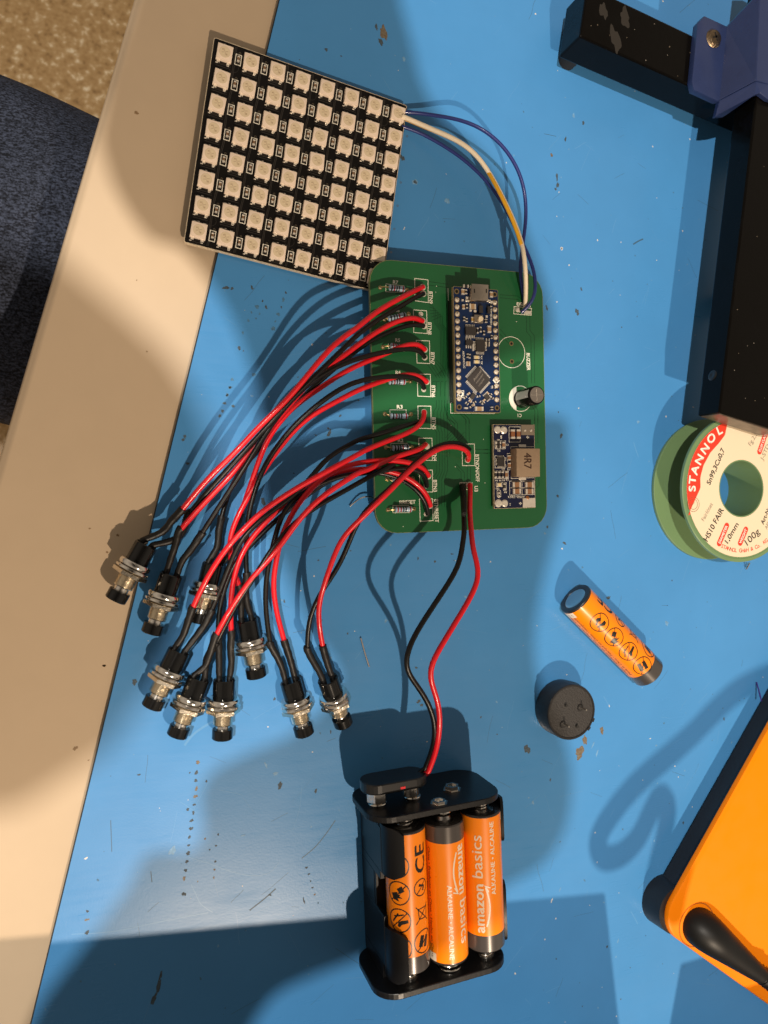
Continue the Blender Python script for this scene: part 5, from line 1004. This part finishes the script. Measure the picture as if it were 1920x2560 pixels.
st('Art-Nr. 592541', 1265, 1690, 1420, 1330, 2.0); st('Fg.2,5', 1135, 885, 1205, 760, 2.0, gr2, .05); st('J-STD-004', 1260, 1035, 1380, 760, 2.0, gr2, .05); st('AEROLAK', 1300, 1740, 1400, 1560, 1.8, gr2, .05)
def pill(x0, y0, x1, y1, s, hh=2.5):
    a, c_ = sp('d5', x0, y0), sp('d5', x1, y1); d = Vector((c_.x - a.x, c_.y - a.y)); L = d.length; ctr = (a + c_) / 2
    pr2.prism(rrect(ctr.x, ctr.y, L, hh, hh / 2 - .05, math.atan2(d.y, d.x)), LZ - .05, LZ + .012, redp)
    n = Vector((-d.y, d.x)).normalized() * (-hh * .26); u = d.normalized(); p0 = a + Vector((u.x * L * .12 + n.x, u.y * L * .12 + n.y, 0)); p1 = a + Vector((u.x * L * .88 + n.x, u.y * L * .88 + n.y, 0)); text_on(pr2, s, p0, p1, hh * .52, LZ + .03, SILK, .06)
pill(800, 1905, 900, 1670, 'DIAMETER'); pill(1015, 1900, 1095, 1710, 'WEIGHT'); pill(1215, 965, 1295, 730, 'FLUX CLASS')
cs = sp('d5', 547, 1478)
for r_ in (3.0, 2.1): pr2.ring((cs.x, cs.y), r_, .18, LZ, LZ + .03, mat('stamp_brown', (.25, .08, .04), .5), 36)
text_on(pr2, 'fair', cs + Vector((-1.2, -.9, 0)), cs + Vector((1.0, .9, 0)), 1.0, LZ + .02, mat('stamp_brown', (.25, .08, .04), .5))
s_ = 'STANNOL GmbH & Co. KG'; A0, A1 = R(247), R(302)
for i, ch in enumerate(s_):
    if ch == ' ': continue
    a = A0 + (A1 - A0) * i / (len(s_) - 1); p = Vector((SC.x + 26.2 * math.cos(a), SC.y + 26.2 * math.sin(a), 0)); letter(pr2, ch, p, a + math.pi / 2, 1.7, redp, LZ + .01, 1.0, .05)
obj('printing', pr2, lab_o, smooth=False)
p = C('d5', 1085, 2130, 1); b = B(); b.tube([Vector((p.x, p.y + 2.5, 3.0)), Vector((p.x, p.y + 1, 2.0)), Vector((p.x + .3, p.y - .4, .9))], .5, NIK, 10); obj('wire_end', b, spool)

# ------------------------------------------------------------------ black work-holder with a blue clamp
wh = thing('work_holder', (235, 165, 0), 'black square-tube work holder with a blue clamp at its corner', 'work holder')
tubem = mat('tube_black', (.003, .0025, .002), .2, spec=.12, bump=.12, bscale=300, coat=0, rvar=.12)
b = B(); h0 = C('c3', 265, 270, 20.2).to_2d(); h1 = C('c3', 1280, 725, 20.2).to_2d(); hd = (h1 - h0).normalized(); hn = Vector((-hd.y, hd.x)); e0 = h0; W_ = 20.5; L_ = 120
b.prism([tuple(e0), tuple(e0 + hd * L_), tuple(e0 + hd * L_ + hn * W_), tuple(e0 + hn * W_)], 6, 20.2, tubem); obj('cross_tube', b, wh, bevel=.7, smooth=False)
b = B(); f_ = e0 + hd * 5.5 + hn * 5; 
for q in (e0 + hd * 7 + hn * 5, e0 + hd * 7 + hn * 15): b.disc(q, 4.0, 0, 6.1, mat('rubber_foot', (.02, .02, .02), .8), 24)
obj('rubber_foot', b, wh)
v0 = C('c3', 1572, 740, 32).to_2d(); v1 = C('d5', 812, 540, 32).to_2d(); vd = (v1 - v0).normalized(); vn = Vector((-vd.y, vd.x)); ev = C('d5', 1311, 700, 32).to_2d() - v1; eu = ev.normalized()
b = B(); b.prism([tuple(v1), tuple(v1 + eu * 34), tuple(v1 + eu * 34 - vd * 190), tuple(v1 - vd * 190)], 20.3, 32, tubem); vb = obj('long_tube', b, wh, bevel=.7, smooth=False)
b = B(); q = C('d5', 660, 385, 11); 
T = Matrix.Translation(Vector((v1.x, v1.y, 26)) - Vector((vd.x, vd.y, 0)) * 16 + Vector((-vn.x, -vn.y, 0)) * 0) @ Matrix((Vector((-eu.x, -eu.y, 0)), Vector((0, 0, 1)).cross(Vector((-eu.x, -eu.y, 0))), Vector((0, 0, 1)))).transposed().to_4x4()
b.lathe([(-.4, 2.2), (.05, 2.2), (.25, 1.9), (.3, 1.0), (.1, .6), (.1, .05)], INK, T, 24); obj('bolt', b, wh)
b = B(); dv = mat('end_cap', (.10, .075, .06), .32, .3, bump=.3, bscale=500, var=.5, vscale=200)
b.prism([tuple(v1 + vd * .25 + eu * .8), tuple(v1 + eu * 33 + vd * .25), tuple(v1 + eu * 33 - vd * 1.0), tuple(v1 - vd * 1.0 + eu * .8)], 21, 31.4, dv); obj('end_cap', b, wh, bevel=.4, smooth=False)
for q in (v1 + eu * 26 - vd * 60,): b = B(); b.disc(q, 5, 0, 20.35, MATS['rubber_foot'], 24); obj('rubber_foot', b, wh)
cb2 = mat('clamp_blue', (.019, .032, .098), .32, bump=.12, bscale=400, coat=.15, rvar=.1, var=.12, vscale=60)
b = B(); b.prism([tuple(C('c3', *p, 23)[:2]) for p in ((1190, 115), (1360, 195), (1330, 740), (1285, 745), (1112, 665), (1098, 600), (1140, 170))], 20.3, 23, cb2, ch=.5); clampo = obj('clamp', b, wh)
b = B(); P3 = lambda x, y, z: C('c3', x, y, z)
A0_, A1_, A2_, A3_ = P3(1355, 200, 23), P3(1300, 740, 23), P3(1572, 595, 35), P3(1600, -60, 35)
dn = lambda v, d: v - Vector((0, 0, d))
b.add([A0_, A1_, A2_, A3_, dn(A0_, 2.5), dn(A1_, 2.5), dn(A2_, 2.5), dn(A3_, 2.5)], [(0, 1, 2, 3), (4, 7, 6, 5), (0, 4, 5, 1), (1, 5, 6, 2), (2, 6, 7, 3), (3, 7, 4, 0)], cb2)
Q = [P3(1572, 595, 35), P3(1659, 620, 35), P3(1900, 560, 35), P3(1900, -250, 35), P3(1600, -60, 35)]
b.prism([(q.x, q.y) for q in Q], 32.1, 35.02, cb2)
Fv = [P3(1300, 742, 22.5), P3(1272, 862, 21), P3(1345, 855, 21), P3(1560, 705, 33.5), P3(1600, 690, 34.2), P3(1659, 735, 34.2), P3(1900, 800, 34.2), P3(1900, 560, 34.5), P3(1659, 622, 34.6), P3(1575, 600, 34.6)]
n = len(Fv); b.add(Fv + [dn(v, 2) for v in Fv], [tuple(range(n)), tuple(range(2 * n - 1, n - 1, -1))] + [(i, n + i, n + (i + 1) % n, (i + 1) % n) for i in range(n)], cb2)
obj('clamp_bridge', b, wh, bevel=.4, smooth=False)
sc_ = P3(1255, 287, 23); T = Matrix.Translation(Vector((sc_.x, sc_.y, 0))) @ UP; b = B(); b.lathe([(22.9, 3.7), (23.1, 3.7), (23.5, 3.3), (24.2, 2.9), (24.5, 2.2), (24.5, .1)], mat('screw_brass_dark', (.30, .22, .14), .3, 1, bump=.6, bscale=900), T, 32)
for a in (R(20), R(110)): b.box((sc_.x, sc_.y, 24.5), (3.6, .8, .12), INK, a)
obj('screw', b, wh)
b = B()
for i in range(15):
    q = e0 + hd * random.uniform(2, 66) + hn * random.uniform(1, 19); blob(b, q, random.uniform(.1, .3), random.uniform(.1, .35), random.random() * 3, random.choice((mat('dust_grey', (.20, .17, .14), .8), mat('dust_brown', (.12, .09, .06), .9))), z=20.2, h=.04, n=6)
    q = v1 - vd * random.uniform(2, 130) + eu * random.uniform(2, 25); blob(b, q, random.uniform(.08, .22), random.uniform(.1, .3), random.random() * 3, random.choice((mat('dust_grey', (.20, .17, .14), .8), MATS['dust_brown'])), z=32, h=.04, n=6)
for x, y, rx, ry in ((600, 130, 2.2, 3.4), (530, 290, 2.2, 4.6), (440, 80, 1.6, 3.2)): blob(b, C('c3', x, y, 20.2), rx, ry, .2, mat('tube_smudge', (.018, .014, .010), .6), z=20.2, h=.015)
tag(obj('dust', b, wh, smooth=False), kind='stuff')

# ------------------------------------------------------------------ orange soldering station, one corner in view
stn = thing('soldering_station', (262, -165, 0), 'orange-topped black soldering station, one rounded corner with its cable boot', 'soldering station')
c0 = Vector((211.2, -177.2)); ux = Vector((math.cos(R(52)), math.sin(R(52)))); uy = Vector((math.cos(R(-38)), math.sin(R(-38))))
def sl(x, y): return c0 + ux * x + uy * y
oc = sl(0, 0); ctr = sl(90, 70); ZS = 12.5
def srect(x0, y0, x1, y1, r, z0, z1, m, ch, b):
    c_ = sl((x0 + x1) / 2, (y0 + y1) / 2); b.prism(rrect(c_.x, c_.y, x1 - x0, y1 - y0, r, R(52), 10), z0, z1, m, ch=ch)
orm = mat('station_orange', (.98, .238, .0), .45, spec=.2, bump=.05, bscale=900, rvar=.08)
b = B(); srect(2, 0, 190, 140, 12, 10.3, ZS, orm, 1.2, b); obj('top_shell', b, stn)
b = B(); srect(3.2, 1.2, 189, 139, 11, 1.0, 10.4, mat('station_black', (.012, .011, .012), .45), 0, b); obj('base', b, stn, smooth=False)
b = B(); q = sl(12, 8); b.disc(q, 10.8, 0, 10.2, MATS['station_black'], 48, 10.2); obj('foot', b, stn)
b = B(); pa, pb_ = C('d3', 1320, 1254, 15), C('d3', 1600, 1475, 19); dirb = (pb_ - pa).normalized()
PP = [pa + Vector((0, 0, -6)) - dirb * 1.5, pa + Vector((0, 0, -3)), pa + dirb * 3 + Vector((0, 0, -1)), pa + dirb * 8, pa + dirb * 16, pa + dirb * 26, pa + dirb * 34, pb_ + dirb * 3]
bootm = mat('boot_black', (.007, .007, .007), .46, spec=.3)
b.tube(cat_path(PP), 7.9, bootm, 40, rf=lambda t: min(1, .84 + t * 1.6) * (1.0 if t < .2 else 1.0 - .56 * ((t - .2) / .8))); obj('cable_boot', b, stn)
b = B(); ce = pb_ + dirb * 2
path = cat_path([ce, ce + dirb * 10 + Vector((0, 0, 1)), ce + dirb * 30 + Vector((2, -3, 0)), ce + dirb * 55 + Vector((0, -10, -4)), ce + dirb * 90 + Vector((0, -30, -10))]); 
b.tube(path, 3.1, bootm, 20, rf=lambda t: 1 + .05 * math.sin(t * 90)); obj('cable', b, stn)
for i in range(4):
    b = B(); q = ce + dirb * (1.5 + 2.2 * i) + Vector((0, 0, .5 * i)); T = Matrix.Translation(q) @ dirb.to_track_quat('X', 'Z').to_matrix().to_4x4(); b.lathe([(0, 3.1), (.2, 3.6), (1.0, 3.6), (1.2, 3.1)], bootm, T, 24); obj('strain_relief', b, stn)
b = B(); q = Vector((pa.x, pa.y, 0)); b.ring((q.x, q.y), 9.2, .5, ZS - .02, ZS + .05, mat('recess_line', (.45, .10, .0), .5), 40); obj('recess_edge', b, stn, smooth=False)
# the soldering iron cord hangs in a loop in front of the desk, seen only by the shadow it throws
G = [(1900, -200), (1760, -60), (1500, 60), (1250, 300), (1000, 520), (860, 690), (800, 810), (825, 895), (910, 885), (1000, 800), (1075, 650), (1115, 590), (1150, 640), (1140, 760), (1105, 900), (1085, 1000)]
hts = [190, 176, 162, 150, 140, 132, 127, 124, 124, 127, 131, 134, 136, 138, 140, 142]
P = cat_path([shadow_of(C('d3', x, y, 0), L1, h_) for (x, y), h_ in zip(G, hts)])
b = B(); b.tube(P, 4.0, mat('cord_black', (.012, .012, .012), .6), 14); tag(obj('iron_cord', b), 'black soldering iron cord looping in the air beyond the mat', 'cord')

# ------------------------------------------------------------------ clippings and other small things
b = B(); P = lift(X('e6', (1140, 1270), (1200, 1190), (1255, 1140), (1310, 1130), (1350, 1150), (1390, 1180)), [(0, .6), (.6, 2.5), (1, 1.5)]); b.tube(P, .28, NIK, 8)
tag(obj('wire_clipping', b), 'bent silver lead clipping poking out beside the green board', 'wire clipping', 'lead clippings')
b = B(); P = [at(902, 1595, .4), at(912, 1632, .45), at(923, 1667, .5)]; b.tube(P, .3, mat('tin_dull', (.45, .42, .40), .4, 1), 8)
tag(obj('wire_clipping', b), 'straight silver lead clipping lying on the mat among the wires', 'wire clipping', 'lead clippings')
b = B(); P = lift([('c4', 1355, 1735), ('c4', 1372, 1790), ('c4', 1385, 1850)], [(0, .5), (1, 6)]); b.tube(P, .3, mat('wire_violet', (.05, .02, .22), .4), 8)
tag(obj('wire_clipping', b), 'thin violet wire scrap standing against the soldering station', 'wire clipping')
